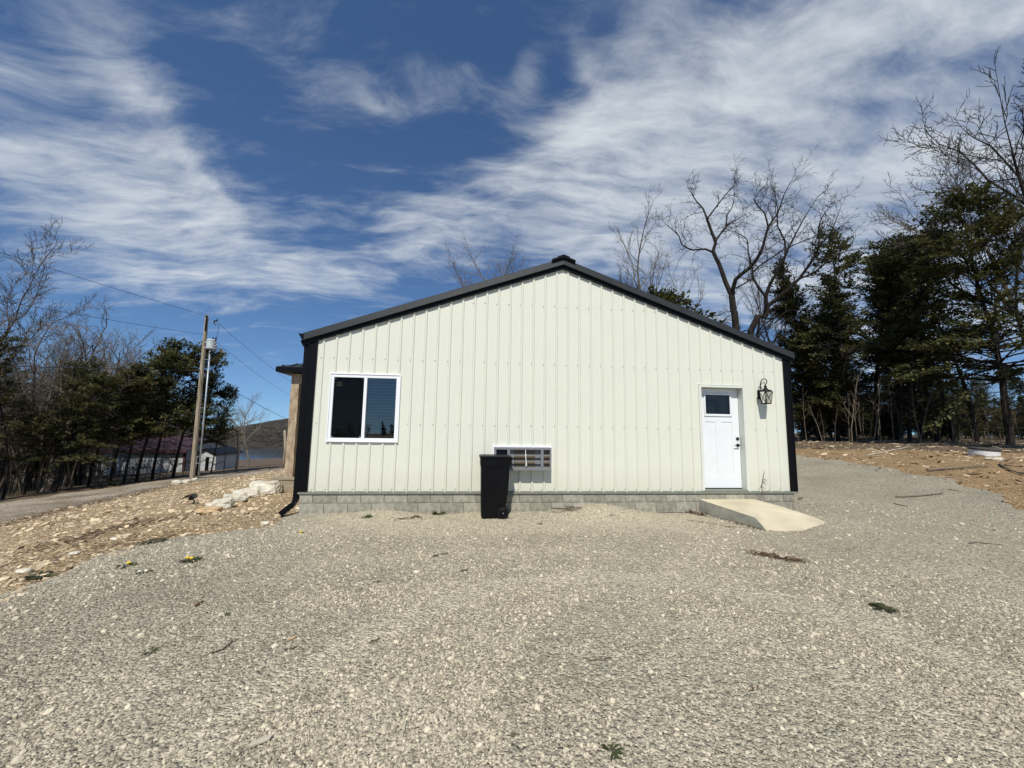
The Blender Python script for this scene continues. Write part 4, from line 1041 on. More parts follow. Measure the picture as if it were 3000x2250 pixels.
# left, across the lane
LGI = 0
for a in (('bole2',618,1385,1118,'slim cedar at the right end of the left tree row, right of the pole'),
          ('bole',575,1388,1082,'cedar directly behind the utility pole'),
          ('bole2',507,1394,992,'tall dark cedar next left of the utility pole'),
          ('bole',446,1399,985,'broad cedar with a windswept top in front of the pale shed'),
          ('bole2',400,1402,1010,'cedar in front of the middle of the shed, left of the windswept one'),
          ('bole',362,1406,1055,'slim cedar trunk in front of the shed’s maroon roof'),
          ('bole2',322,1410,1060,'slim cedar at the left end of the pale shed wall'),
          ('tall',258,1418,1072,'dark cedar just left of the pale shed'),
          ('broad',160,1432,1078,'dark broad cedar under the leaning bare tree at left'),
          ('tall2',70,1444,1030,'dark cedar second from the left edge of the photo'),
          ('tall2',8,1452,968,'tall dark cedar at the left edge of the photo')):
    plant_px(*a[:4], a[4], D=lane_D(a[1])+[0,.8,.2,1.2,.3,.0,.4,.9,.2,1.,.3][LGI], group=LG, lean=(.07,0), wide=.82 if LGI == 0 else .95 if LGI == 1 else 1.12); LGI += 1
plant('cone', -17.5, 4.5, 9.5, 'cedar just outside the left edge of the photo', group=LG)
plant_px('spread2', 132, 1440, 838, 'bare grey tree leaning right above the left cedars', D=lane_D(132)+1.5, group=LG, rz=.6, lean=(.22,0))
plant_px('fan', -175, 1470, 590, 'large dark bare tree whose branches reach in from the left edge', D=16, group=LG, rz=2.2, wide=1.05)
plant_px('up', 40, 1450, 890, 'twiggy bare tree behind the left-edge cedar', D=lane_D(40)+3, group=LG)
plant_px('up2', 240, 1420, 930, 'grey twiggy bare tree behind the cedars left of the shed', D=lane_D(240)+4, group=LG)
plant_px('up', 300, 1400, 960, 'faint brown bare tree rising behind the windswept cedar', D=36, group=LG)
plant_px('up2', 727, 1380, 1138, 'small bare tree with a pale trunk in the field right of the pole', D=30, rz=1.)
plant_px('pole', 655, 1386, 1180, 'thin dead sapling between the utility pole and the field tree', D=27)
for i, (px_, t_) in enumerate(((283,1180),(341,1200),(378,1230),(423,1215),(468,1210),(485,1235),(533,1240),(560,1250))):
    plant_px('pole' if i % 2 else 'pole2', px_, 1409-.06*(px_-283)*1.2, t_, ['thin trunk at the left corner of the shed','thin leaning trunk before the shed, second from its left corner','thin trunk before the shed wall, third from its left corner','thin trunk before the middle of the shed wall','thin trunk right of the middle of the shed wall','thin trunk before the right part of the shed wall','thin trunk by the shed corner left of the pole','thin trunk close to the left side of the pole'][i], group='thin trunks before the shed', lean=(.14,0), D=lane_D(px_)+.3*(i%3))
for px_, t_, D_, k_, lab in ((90,945,23,'fan','grey bare tree rising behind the second cedar from the left edge'),(185,925,26,'up','bare tree with upright twigs behind the leaning one'),(330,985,31,'fan','bare tree whose twigs show left of the windswept cedar'),(15,880,21,'up2','bare tree right behind the left-edge cedar'),(270,975,29,'up2','grey bare tree between the leaning one and the windswept cedar')):
    plant_px(k_, px_, 1400, t_, lab, D=D_, group=LG, wide=1.2)
# right-hand woods
for a in (('cone',2401,1282,736,'narrow pointed cedar right of the large bare oak',32),
          ('tall',2500,1281,690,'tall open cedar left of the middle of the right-hand woods',30),
          ('tall2',2570,1281,684,'tall open cedar with a flat spreading top in the right-hand woods',31),
          ('tall',2663,1280,700,'thick-trunked cedar in the middle of the right-hand woods',28),
          ('tall2',2743,1280,715,'cedar between the thick-trunked one and the bare forked sapling',29),
          ('broad',2958,1279,580,'large dark cedar filling the right edge of the photo',22),
          ('tall2',2860,1279,640,'dark cedar just left of the large one at the right edge',27),
          ('broad',2450,1282,900,'low broad cedar behind the narrow pointed one',36),
          ('slim',2350,1283,960,'slim cedar close behind the right corner of the building',34),
          ('cone',2455,1282,775,'pointed cedar squeezed in right of the narrow one',31),
          ('broad',2625,1281,720,'broad cedar behind the thick-trunked one',33),
          ('tall',2795,1280,690,'tall cedar left of the fanned sapling',30),
          ('cone',2700,1280,760,'dense cedar behind the two tall open ones',34),
          ('olive',2048,1290,800,'round olive-green cedar behind the roof left of the bare oak',27)):
    plant_px(*a[:4], a[4], D=a[5], group=RG, wide=1.35 if a[0] == 'olive' else 1.)
plant('broad', 30.5, 2.0, 13, 'cedar just outside the right edge of the photo', group=RG)
plant_px('fan', 3085, 1278, 250, 'bare tree spreading twigs in front of the large cedar at the right edge', D=22, rz=3.4, group=RG, wide=1.05)
plant_px('fan2', 3290, 1278, -40, 'tall bare tree whose dark branches enter at the upper right corner', D=21, rz=2.4, group=RG, wide=1.1)
plant_px('up', 2300, 1284, 800, 'pale twiggy bare tree behind the oak’s right trunk', D=36, group=RG)
for i, (px_, t_, k_, D_) in enumerate(((2363,1130,'pole',27),(2496,1060,'thin',27),(2556,1090,'pole2',27),(2578,1100,'pole',26),(2618,1080,'thin',27),(2700,1190,'pole2',25),(2853,1120,'thin',23),(2530,1180,'pole',28),(2445,1180,'pole2',29),(2640,1150,'pole',29),(2790,1130,'pole2',27))):
    plant_px(k_, px_, 1282, t_, ['pale thin sapling just right of the building corner','pale forked sapling left of a group of three','pale leaning sapling, left of a close pair','pale sapling, right one of a close pair','pale thin tree with a second stem before the woods','short pale stem right of the thick-trunked cedar','pale sapling with fanned branches before the big right-hand cedar','thin stem behind the forked sapling','thin stem under the narrow pointed cedar','thin stem next to the thick-trunked cedar','thin stem between the thick-trunked cedar and the fanned sapling'][i], D=D_, group='saplings before the right-hand woods')
# bare crowns showing over the roof
plant_px('up', 1530, 1290, 672, 'bare tree showing above the left roof slope near the ridge', D=34, rz=.4, wide=1.1)
plant_px('up2', 1345, 1290, 800, 'small bare crown peeping over the left roof slope', D=40)
plant_px('up', 1885, 1290, 638, 'bare twiggy tree above the right roof slope, left of the oak', D=33, rz=2.)
plant_px('up2', 1985, 1290, 770, 'thin bare crown between the twiggy tree and the olive cedar', D=38)
plant_px('up2', 2150, 1290, 830, 'pale bare tree between the two trunks of the oak', D=40)

def oak():
    """the big bare tree behind the right eave, limbs traced from the photo and set at the tree's distance"""
    rnd = random.Random(77); D0 = 24.
    def q(x, y, dd=0.): return atd(1780+x/2.765, 450+y/2.765, D0+dd)
    base = atd(1780+1090/2.765, 1282, D0); base.z = zg(base.x, base.y)
    limbs = [([(None,0),(1040,1420,0),(1020,1280,.1),(1005,1150,.2)], .21, .17, 0), ([(1005,1150,.2),(960,1040,.4),(900,900,.6),(858,790,.8),(870,720,.9),(850,640,1.),(805,530,1.2)], .14, .075, 0),
      ([(805,530,1.2),(770,450,1.3),(720,390,1.5),(680,330,1.6),(650,270,1.7)], .06, .015, 1), ([(858,805,.8),(790,775,.6),(690,785,.4),(600,740,.2),(580,670,.1),(520,620,0),(470,570,-.1)], .065, .015, 1),
      ([(870,720,.9),(905,670,1.3),(960,590,1.6),(1040,530,1.9),(1160,470,2.2)], .07, .015, 1), ([(805,530,1.2),(880,440,.9),(960,330,.7),(1010,270,.5),(1050,210,.4)], .055, .012, 1),
      ([(1010,1145,.2),(1040,1020,-.2),(1130,940,-.5),(1215,840,-.8),(1260,740,-1.),(1300,600,-1.2),(1380,490,-1.4),(1430,340,-1.6),(1500,200,-1.8)], .13, .012, 1),
      ([(1300,600,-1.2),(1270,480,-1.),(1180,370,-.8),(1290,260,-.7),(1300,180,-.6)], .05, .01, 1), ([(960,590,1.6),(965,500,1.5),(1010,420,1.4),(1030,300,1.2)], .045, .01, 1),
      ([(None,0),(1160,1440,-.3),(1270,1330,-.5),(1290,1240,-.6)], .20, .155, 0), ([(1290,1240,-.6),(1275,1150,-.7),(1330,1040,-.9),(1390,930,-1.1),(1440,820,-1.3),(1500,690,-1.5),(1600,520,-1.7),(1700,350,-1.8)], .12, .012, 1),
      ([(1440,820,-1.3),(1430,700,-1.),(1370,590,-.8),(1380,460,-.6),(1360,330,-.5)], .06, .012, 1), ([(1290,1240,-.6),(1420,1140,-1.1),(1560,1010,-1.6),(1680,830,-2.),(1720,740,-2.2),(1800,640,-2.4),(1880,460,-2.6)], .12, .012, 1),
      ([(1275,1150,-.7),(1200,1060,-.2),(1180,960,.2),(1300,860,.5),(1450,770,.7),(1600,700,.9),(1700,660,1.)], .075, .012, 1), ([(1180,960,.2),(1140,800,.5),(1130,690,.7),(1040,640,.9),(960,610,1.)], .05, .01, 1),
      ([(1560,1010,-1.6),(1680,960,-1.9),(1800,860,-2.1),(1920,800,-2.2),(2000,690,-2.3)], .06, .012, 1), ([(1040,1090,-.2),(1130,1030,-.7),(1180,1000,-1.),(1240,920,-1.2)], .05, .012, 1), ([(1290,1340,-.5),(1390,1320,-.9),(1450,1280,-1.2),(1520,1265,-1.4)], .06, .012, 1),
      ([(1720,740,-2.2),(1700,620,-2.),(1740,500,-1.9),(1850,390,-1.8)], .05, .01, 1)]
    tr, cr = MB(), MB(); cfg = dict(levels=4, segs=(5,5,5,4,3), wob=.20, up=.05, kids=(0,0,5,3), bare=(0,0,.12,.1), ang=(28,62), ratio=(0,0,.50,.52), rmin=.008)
    for pts, r0, r1, tw in limbs:
        P = [base-Vector((0,0,.4)) if a[0] is None else q(*a) for a in pts]
        P = [p+Vector((rnd.gauss(0,.03),0,rnd.gauss(0,.03))) if 0 < i < len(P)-1 else p for i, p in enumerate(P)]
        Q = []                       # smooth the traced line a little
        for i in range(len(P)-1):
            a, b, c, d = P[max(i-1,0)], P[i], P[i+1], P[min(i+2,len(P)-1)]
            for t in (0, .5): Q.append(.5*((2*b)+(c-a)*t+(2*a-5*b+4*c-d)*t*t+(3*b-a-3*c+d)*t**3))
        Q.append(P[-1]); n = len(Q); tr.tube(Q, [r0+(r1-r0)*i/(n-1) for i in range(n)], 8, cap=False)
        L = sum((Q[i+1]-Q[i]).length for i in range(n-1))
        if tw or True:
            k = int(L*(3.0 if tw else .8))
            for j in range(k):
                f = (.15+.85*(j+rnd.random())/k)*(n-1.001); i = int(f); pos = Q[i].lerp(Q[i+1], f-i); d = (Q[i+1]-Q[i]).normalized(); rr = r0+(r1-r0)*f/(n-1)
                grow(tr, cr, pos, (side_dir(rnd, d, rad(rnd.uniform(30,65)))+Vector((0,0,.15))).normalized(), rnd.uniform(.7, 1.9)*(1 if tw else .6), max(min(.026, rr*.55), .012), 2, rnd, cfg, 0)
            if tw: grow(tr, cr, Q[-1], (Q[-1]-Q[-2]).normalized(), 1.2, r1, 2, rnd, cfg, 0)
    e = empty('bare_tree', base); tag(e, 'large bare oak with two crooked trunks behind the right eave', 'tree')
    tr.build('trunk', 'barkdark', e); cr.build('crown', 'barkdark', e)
oak()

# woods that read as one mass: behind the left row, behind the right row, and behind the photographer
def woods(name, spots, label, kinds, seed):
    R = np.random.default_rng(seed); src = []
    for k in kinds:
        kk = K[k]; a = len(src); bm = MB()
        me = bpy.data.meshes.new('wood_source'); tv = [v.co[:] for v in kk.t.vertices]; tf = [tuple(p.vertices) for p in kk.t.polygons]; cv = [v.co[:] for v in kk.c.vertices]; n = len(tv); cf = [tuple(i+n for i in p.vertices) for p in kk.c.polygons]
        me.from_pydata(tv+cv, [], tf+cf); me.materials.append(kk.t.materials[0]); me.materials.append(kk.c.materials[0])
        me.polygons.foreach_set('material_index', [0]*len(tf)+[1]*len(cf)); src.append((loose('wood_source', me), kk.H))
    P = np.array(spots); n = len(P); idx = R.integers(0, len(kinds), n); H = P[:,2]*R.uniform(.75, 1.15, n); s = H/np.array([src[i][1] for i in idx])
    pts = np.column_stack([P[:,0], P[:,1], terrain(P[:,0], P[:,1])-.05]); rot = np.column_stack([np.zeros(n), np.zeros(n), R.uniform(0, 6.28, n)])
    scatter(name, [a for a, b in src], pts, rot, np.column_stack([s*1.1, s*1.1, s]), idx, label, 'woods')
R_ = random.Random(4)
sp = []
for i in range(95):     # behind the left row
    D = R_.uniform(36, 62); p = atd(R_.uniform(-350, 500), 1390, D); sp.append((p.x, p.y, R_.uniform(8, 12.5)))
for i in range(46):
    u = R_.uniform(-300, 255); p = atd(u, 1400, lane_D(u)+R_.uniform(2.5, 11)); sp.append((p.x, p.y, R_.uniform(5, 8.5)))
woods('left_woods', sp, 'dark mass of cedars and bare trees behind the row beyond the lane', ('cone','up','tall','fan','up2','fan'), 3)
sp = []
for i in range(110):
    u = R_.uniform(-300, 300); p = atd(u, 1400, lane_D(u)+R_.uniform(.3, 7)); sp.append((p.x, p.y, R_.uniform(3, 6.5)))
woods('left_thicket', sp, 'brown thicket of thin bare stems under the left-hand cedars', ('pole','thin','pole2'), 13)
sp = []
for i in range(120):
    D = R_.uniform(38, 75); p = atd(R_.uniform(2180, 3500), 1281, D); sp.append((p.x, p.y, R_.uniform(5, 8.5)))
for i in range(150):
    D = R_.uniform(33, 48); p = atd(R_.uniform(2330, 3400), 1281, D); sp.append((p.x, p.y, R_.uniform(2.2, 4.2)))
woods('right_woods', sp, 'dark mass of cedars behind the trees on the right', ('cone','tall','tall2','slim','olive'), 6)
sp = []
for i in range(70):
    D = R_.uniform(26, 36); p = atd(R_.uniform(2340, 3300), 1281, D); sp.append((p.x, p.y, R_.uniform(2.5, 6)))
woods('right_thicket', sp, 'thin bare stems along the edge of the right-hand woods', ('pole','thin','pole2'), 14)
sp = []
for i in range(240):
    a = R_.uniform(-1.25, 1.25); r = R_.uniform(115, 170); sp.append((CAM.x+r*math.sin(a), CAM.y-r*math.cos(a), R_.uniform(4, 6.5)))
woods('rear_woods', sp, 'line of trees far behind the photographer', ('cone','up','broad'), 8)

# ------------------------------------------------------------------ utility pole, wires, shed
PB = hit(563, 1403); PT = aty(606, 925, PB.y)
def utility_pole():
    e = empty('utility_pole', PB); tag(e, 'weathered wooden utility pole with a grey transformer, at the lane edge', 'utility pole')
    p = lambda mb, n, mt, **k: mb.build(n, mt, e, **k)
    ax = lambda t: PB.lerp(PT, t); H = (PT-PB).length
    n = 12; p(MB().tube([ax(-.06+1.06*i/n) for i in range(n+1)], [.122-.036*i/n for i in range(n+1)], 14), 'pole', 'polewood', smooth=True)
    w = lambda x, y, dy=0.: aty(540+x/3.072, 880+y/3.072, PB.y+dy)      # pixel of the pole close-up at the pole's distance
    a = w(200, 150, -.12); p(MB().lathe([(.03,-.02),(.03,.10),(.06,.11),(.07,.14),(.045,.16),(.06,.18),(.045,.21),(.015,.23)], 12, (a.x, a.y, a.z-.12)), 'pin_insulator', 'porcelain')
    p(MB().box(a.x-.025, a.x+.025, a.y-.02, a.y+.06, a.z-.75, a.z-.13), 'pin_bracket', 'iron')
    t = w(240, 405, -.18); R_t = .21; zt, zb = w(240, 362).z, w(240, 446).z
    tk = p(MB().lathe([(R_t*.9,zb),(R_t,zb+.03),(R_t,zt-.05),(R_t*1.06,zt-.05),(R_t*1.06,zt-.015),(R_t*.8,zt+.03),(.02,zt+.05)], 24, (t.x,t.y,0)), 'transformer', 'tank', smooth=False)
    for x, y in ((258,350),(283,352)):
        b = w(x, y, -.2); m = MB().lathe([(.035,0),(.03,.05),(.05,.06),(.03,.08),(.045,.10),(.028,.12),(.04,.14),(.012,.17)], 10, (b.x,b.y,zt-.02)); m.build('bushing', 'porcelain', tk)
    m = MB()
    for i in range(3): b = w(275, 385+i*24, -.2); m.lathe([(.02,0),(.045,.02),(.02,.09)], 8, (b.x-.02,b.y,b.z), 'x')
    tag(m.build('terminal', 'porcelain', tk), kind='stuff')
    p(MB().box(t.x-.32, t.x, t.y-.03, t.y+.03, zt-.16, zt-.10), 'tank_bracket', 'galv')
    p(MB().box(t.x-.32, t.x, t.y-.03, t.y+.03, zb+.06, zb+.12), 'tank_bracket', 'galv')
    # cutout arm with fuse
    a0, a1 = w(222, 198, -.1), w(272, 190, -.2); m = MB().tube([a0, a1], .022, 8); p(m, 'cutout_arm', 'galv')
    m = MB().tube([w(266,185,-.2), w(303,181,-.2)], .03, 8); m.tube([w(272,190,-.2), w(268,205,-.2), w(280,222,-.2)], .028, 8); m.tube([w(296,165,-.2), w(285,195,-.2)], .02, 6); p(m, 'fuse_cutout', 'porcelain')
    m = MB().tube([w(286,205,-.2), w(302,225,-.2), w(308,255,-.2), w(300,300,-.2), w(290,345,-.2)], .010, 6); p(m, 'jumper_wire', 'wire', smooth=True)
    # conduit riser
    c0 = hit(597, 1396); c0 = Vector((c0.x, PB.y-.05, zg(c0.x, PB.y-.05))); c0 = w(128, 1585, -.25); c1 = w(232, 450, -.25)
    c0.z = zg(c0.x, c0.y)-.1; p(MB().tube([c0, c0.lerp(c1, .5), c1], .038, 10), 'conduit', 'galv', smooth=True)
    for t_ in (.13, .55, .93):
        q = c0.lerp(c1, t_); b = PB.lerp(PT, (q.z-PB.z)/(PT.z-PB.z)); p(MB().tube([b, q], .014, 6), 'standoff', 'galv')
    m = MB(); b = w(252, 476, -.25)
    for k in range(3): m.tube([(b.x+.085*math.cos(i*.42)*(1+.1*k), b.y-.03*k, b.z+.085*math.sin(i*.42)) for i in range(16)], .012, 5)
    m.tube([c1, w(236,452,-.25), w(215,460,-.2), w(200,450,-.15), w(196,425,-.1)], .014, 6); p(m, 'cable_loop', 'rubber')
    g = MB().tube([PB.lerp(PT, .02)+Vector((.12,-.13,0)), PB.lerp(PT, .95)+Vector((.09,-.09,0))], .006, 5); p(g, 'ground_wire', 'wire')
utility_pole()
def span(name, a, b, sag, r, label):
    pts = [a.lerp(b, i/24)-Vector((0,0,sag*4*(i/24)*(1-i/24))) for i in range(25)]
    o = MB().tube(pts, r, 5).build(name, 'wire', origin=tuple(pts[0]), smooth=True); tag(o, label, 'power line', 'overhead wires')
w_ = lambda x, y, dy=0.: aty(540+x/3.072, 880+y/3.072, PB.y+dy)
def toward(px_, py_, y): return aty(px_, py_, y)
top = w_(200, 140, -.12); nb = w_(200, 312); cb = aty(590, 1086, PB.y)
q = toward(138, 763, 6.6); d_ = (q-top); span('power_line', top, top+d_*5.2+Vector((0,0,.6)), .55, .008, 'topmost wire running up and left from the top of the pole')
q = toward(354, 924, 8.2); d_ = (q-nb); span('power_line', nb, nb+d_*6.5, .45, .008, 'second wire running left from below the pole top')
q = toward(160, 1066, 7.4); d_ = (q-cb); span('power_line', cb, cb+d_*5.5, .2, .012, 'thick low cable running left through the trees')
q = w_(300, 200, -.2); e_ = toward(848, 1098, 30); span('power_line', q, q+(e_-q)*1.9, .5, .009, 'upper wire running right from the pole towards the porch')
q = w_(285, 375, -.2); e_ = toward(848, 1141, 30); span('power_line', q, q+(e_-q)*1.9, .5, .008, 'middle wire running right from the transformer towards the porch')
e_ = toward(842, 1211, 30); span('power_line', cb, cb+(e_-cb)*1.9, .5, .015, 'thick lower cable running right from the pole')

def shed():
    y0 = 27.8; A = aty(275, 1400, y0); B = aty(530, 1395, y0-.2); L_ = B.x-A.x; W = 5.2; h = 2.25
    z0 = min(zg(A.x, y0), zg(B.x, y0))-.1; zt = aty(540, 1318, y0).z
    e = empty('shed', (A.x, y0, zg(A.x, y0))); tag(e, 'long pale steel shed with a maroon roof, behind the trees on the left', 'shed')
    p = lambda mb, n, mt, **k: mb.build(n, mt, e, **k)
    def wall(ax_, c, a, b, top):
        m = MB(); t = a
        while t < b-1e-6:
            t2 = min(t+.3, b)
            for u0, u1, dep in ((t, t+.24, 0), (t+.24, t2, .02)):
                if ax_ == 'y': m.box(u0, u1, c-dep, c+.05, z0, top(u0))
                else: m.prism([(c+dep,u0,z0),(c+dep,u1,z0),(c+dep,u1,top(u1)),(c+dep,u0,top(u0))], (-.05-dep,0,0))
            t = t2
        return m
    p(wall('y', y0, A.x, B.x, lambda t: zt), 'front_wall', 'shedwall'); p(wall('y', y0+W, A.x, B.x, lambda t: zt), 'rear_wall', 'shedwall')
    gt = lambda t: zt+.34*min(t-y0, y0+W-t)
    # right end: a slight angle shows it in the photo
    p(wall('x', B.x, y0, y0+W, gt), 'end_wall', 'shedwall'); p(wall('x', A.x, y0, y0+W, gt), 'end_wall', 'shedwall')
    for s in (0, 1):
        ya = y0-.3 if s == 0 else y0+W+.3; za = zt-.10; ym = y0+W/2; zm = za+.34*(W/2+.3)
        m = MB().prism([(A.x-.3,ya,za),(A.x-.3,ya,za+.06),(A.x-.3,ym,zm+.06),(A.x-.3,ym,zm)], (L_+.6,0,0)); p(m, 'roof', 'shedroof')
    p(MB().box(A.x-.32, B.x+.32, y0-.36, y0-.31, zt-.22, zt-.03), 'eave_trim', 'shedtrim')
    for x in (A.x, B.x): p(MB().box(x-.09, x+.09, y0-.05, y0+.06, z0, zt), 'corner_trim', 'shedtrim')
    d = p(MB().box(B.x+.022, B.x+.06, y0+1.4, y0+2.5, zg(B.x, y0+2)-.1, zt-.1), 'door', 'shedwall')
    m = MB(); 
    for a, b in ((1.32,1.4),(2.5,2.58)): m.box(B.x+.02, B.x+.08, y0+a, y0+b, z0, zt-.02)
    p(m, 'door_trim', 'shedtrim')
shed()
def annex():
    """the small pale outbuilding at the shed's right end, gable to the camera"""
    y0 = 26.6; a = aty(566, 1392, y0); b = aty(628, 1387, y0); zt = aty(600, 1330, y0).z; za = aty(600, 1316, y0).z; z0 = zg(b.x, y0)-.15
    e = empty('outbuilding', ((a.x+b.x)/2, y0, zg(b.x, y0))); tag(e, 'small pale outbuilding with a dark doorway at the right end of the shed', 'outbuilding')
    xm = (a.x+b.x)/2
    MB().prism([(a.x,y0,z0),(b.x,y0,z0),(b.x,y0,zt-.1),(xm,y0,za),(a.x,y0,zt)], (0,3.2,0)).build('wall', 'shedwall', e)
    for s, xe in ((-1, a.x-.2), (1, b.x+.2)):
        ze = zt-.10; MB().prism([(xe,y0-.2,ze),(xe,y0-.2,ze+.06),(xm,y0-.2,za+.08),(xm,y0-.2,za+.02)], (0,3.6,0)).build('roof', 'black', e)
    for px_, w_d in ((578, .10), (604, .12)):
        q = aty(px_, 1385, y0); MB().box(q.x-w_d, q.x+w_d, y0-.03, y0-.004, z0, zt-.25).build('doorway' if px_ > 590 else 'dark_stripe', 'black', e)
annex()
for px_, yb, yt, lab in ((691,1381,1262,'thin wooden post in the field left of the small bare tree'), (829,1371,1261,'weathered wooden post just left of the porch post')):
    p_ = hit(px_, yb); t_ = aty(px_+5, yt, p_.y); e = MB().tube([(p_.x,p_.y,p_.z-.3), (p_.x+.05,p_.y,p_.z+.5*(t_.z-p_.z)), (t_.x,p_.y,t_.z)], [.085,.08,.07], 10).build('wooden_post', 'polewood', origin=tuple(p_), smooth=True)
    tag(e, lab, 'post')

# ------------------------------------------------------------------ small things on the ground
def boulder(px_, py_, w, h, d, seed, label, material='rock', flat=0., rz=0., sink=.12):
    """an angular limestone block: a subdivided box knocked about, standing on the ground at a photo pixel"""
    p = hit(px_, py_); rnd = random.Random(seed); mb = MB(); n = 7; ph = [rnd.uniform(0, 6.28) for _ in range(9)]
    idx = {}
    def v(i, j, k):
        if (i,j,k) in idx: return idx[(i,j,k)]
        u = Vector((i/n*2-1, j/n*2-1, k/n*2-1)); s = u.normalized(); q = u*.30+s*.74
        f = 1+.10*math.sin(2.6*q.x+ph[0])*math.cos(2.3*q.y+ph[1])+.06*math.sin(4.3*q.z+ph[2]+2*q.x)+.05*math.sin(6*q.x+ph[3])*math.sin(5*q.z+ph[4])+.03*math.cos(9*q.y+8*q.z+ph[5])+rnd.uniform(-.02,.02)
        q = q*f; q.z = min(q.z, .82+.1*math.sin(4*q.x+ph[6]))
        idx[(i,j,k)] = len(mb.v); mb.v.append((q.x*w/2, q.y*d/2, (q.z+1)*h/2-h*sink)); return idx[(i,j,k)]
    for a in range(n):
        for b in range(n):
            for k in (0, n):
                for f in (((a,b,k),(a+1,b,k),(a+1,b+1,k),(a,b+1,k)), ((a,k,b),(a+1,k,b),(a+1,k,b+1),(a,k,b+1)), ((k,a,b),(k,a+1,b),(k,a+1,b+1),(k,a,b+1))): mb.f.append(tuple(v(*t) for t in f))
    me = mb.build('rock', material); import bmesh
    bm = bmesh.new(); bm.from_mesh(me.data); bmesh.ops.recalc_face_normals(bm, faces=bm.faces); bm.to_mesh(me.data); bm.free()
    me.location = (p.x, p.y+d*.35, zg(p.x, p.y+d*.35)); me.rotation_euler = (0, 0, rz); tag(me, label, 'rock', 'pale rocks on the left slope')
def c8(x, y): return 500+x/5.82, 1380+y/5.82
for x, y, w, h, d, lab, mt, rz in ((590,735,.36,.14,.22,'flat orange rock at the left end of the row of pale rocks','rockorange',.3), (668,640,.20,.13,.2,'small cream rock just behind the orange one','rock',.1),
      (840,655,.30,.24,.24,'cracked white rock second in the row, right of the orange one','rock',.4), (1045,570,.40,.26,.28,'white rock in the middle of the row','rock',.5),
      (1250,480,.46,.28,.30,'pale rock leaning on the biggest one','rock',.5), (1545,425,.62,.42,.42,'biggest white rock, at the right end of the row','rock',.1),
      (1850,278,.36,.12,.24,'flat white stone beside the porch step','rock',.2), (2175,670,.12,.07,.10,'small white stone under the end of the downspout','rock',.2)):
    boulder(*c8(x, y), w*1.1, h*.98, d*1.1, int(x), lab, mt, rz=rz)
for x, y, w, lab in ((75,225,.38,'white rock at the lane edge left of the pole'),(155,205,.2,'small white rock between two others left of the pole'),(245,205,.34,'brownish rock by the foot of the pole, left side'),(390,160,.24,'cream rock at the foot of the pole, right side')):
    boulder(*c8(x, y), w, w*.55, w*.7, int(x)+9, lab, 'rock')
for (x, y), w, lab in (((775,1538),.13,'white stone at the edge of the gravel left of the downspout'), ((331,1584),.10,'white stone on the rubble above the leafy weed'), ((212,1628),.11,'flat white stone at the left gravel edge'), ((60,1682),.12,'grey stone at the far left edge of the gravel'), ((2484,1474+26),.07,'lone white pebble right of the ramp')):
    boulder(x, y, w, w*.45, w*.7, int(x), lab, 'rock')
boulder(2925, 1347, .5, .10, .3, 5, 'flat cream stone at the foot of the septic riser', 'rock')

def spotlight():
    b = Vector(hit(571, 1477)); q = lambda x, y, dy=0.: aty(*c8(x, y), b.y+dy)
    e = empty('garden_spotlight', b); tag(e, 'small black solar spotlight staked in the rubble left of the rocks', 'spotlight')
    p = lambda mb, n, mt, **k: mb.build(n, mt, e, **k)
    p(MB().tube([b-Vector((0,0,.12)), q(398,500)], [.012,.016], 8), 'stake', 'bin')
    h0, h1 = q(330,475,.03), q(412,420,-.04); d = (h1-h0)
    p(MB().tube([h0, h0+d*.25, h0+d*.8, h1], [.035,.05,.055,.058], 14), 'lamp_head', 'bin'); p(MB().tube([h1, h1+d*.03], [.05,.05], 14), 'lens', 'dark')
    p(MB().tube([q(360,470), q(398,500)], .012, 8), 'bracket', 'bin'); p(MB().tube([q(335,450), q(300,438)], .01, 6), 'panel_arm', 'bin')
    s0, s1 = q(250,450), q(318,402); m = MB(); u = (s1-s0); nrm = Vector((.2,.55,.1)).normalized()*.09
    m.prism([s0-nrm, s1-nrm, s1+nrm, s0+nrm], (-.012,0,-.016)); p(m, 'solar_panel', 'bin')
spotlight()

def septic():
    p = hit(2896, 1336); a = aty(2330+1722/3.3, 1315, p.y); b = aty(2330+2003/3.3, 1315, p.y); r = (b.x-a.x)/2*.64; cx = (a.x+b.x)/2; cy = p.y+.15; z = zg(cx, cy); h = (aty(2896, 1307, p.y).z-z)*.75
    e = empty('septic_riser', (cx, cy, z)); tag(e, 'white round septic riser with a dark lid on the dirt bank', 'septic riser')
    e.rotation_euler = (rad(5), rad(2.5), 0); T = Matrix.Translation(-Vector((cx,cy,z)))
    a_ = MB().lathe([(r,z-.4),(r,z+h-.03),(r*.96,z+h-.03)], 32, (cx,cy,0)).build('riser_ring', 'riser', e, smooth=False); a_.matrix_parent_inverse = T
    MB().lathe([(r*1.03,z+h-.07),(r*1.05,z+h-.01),(r*.97,z+h+.03),(r*.2,z+h+.045)], 32, (cx,cy,0)).build('lid', 'lid', e).matrix_parent_inverse = T
septic()

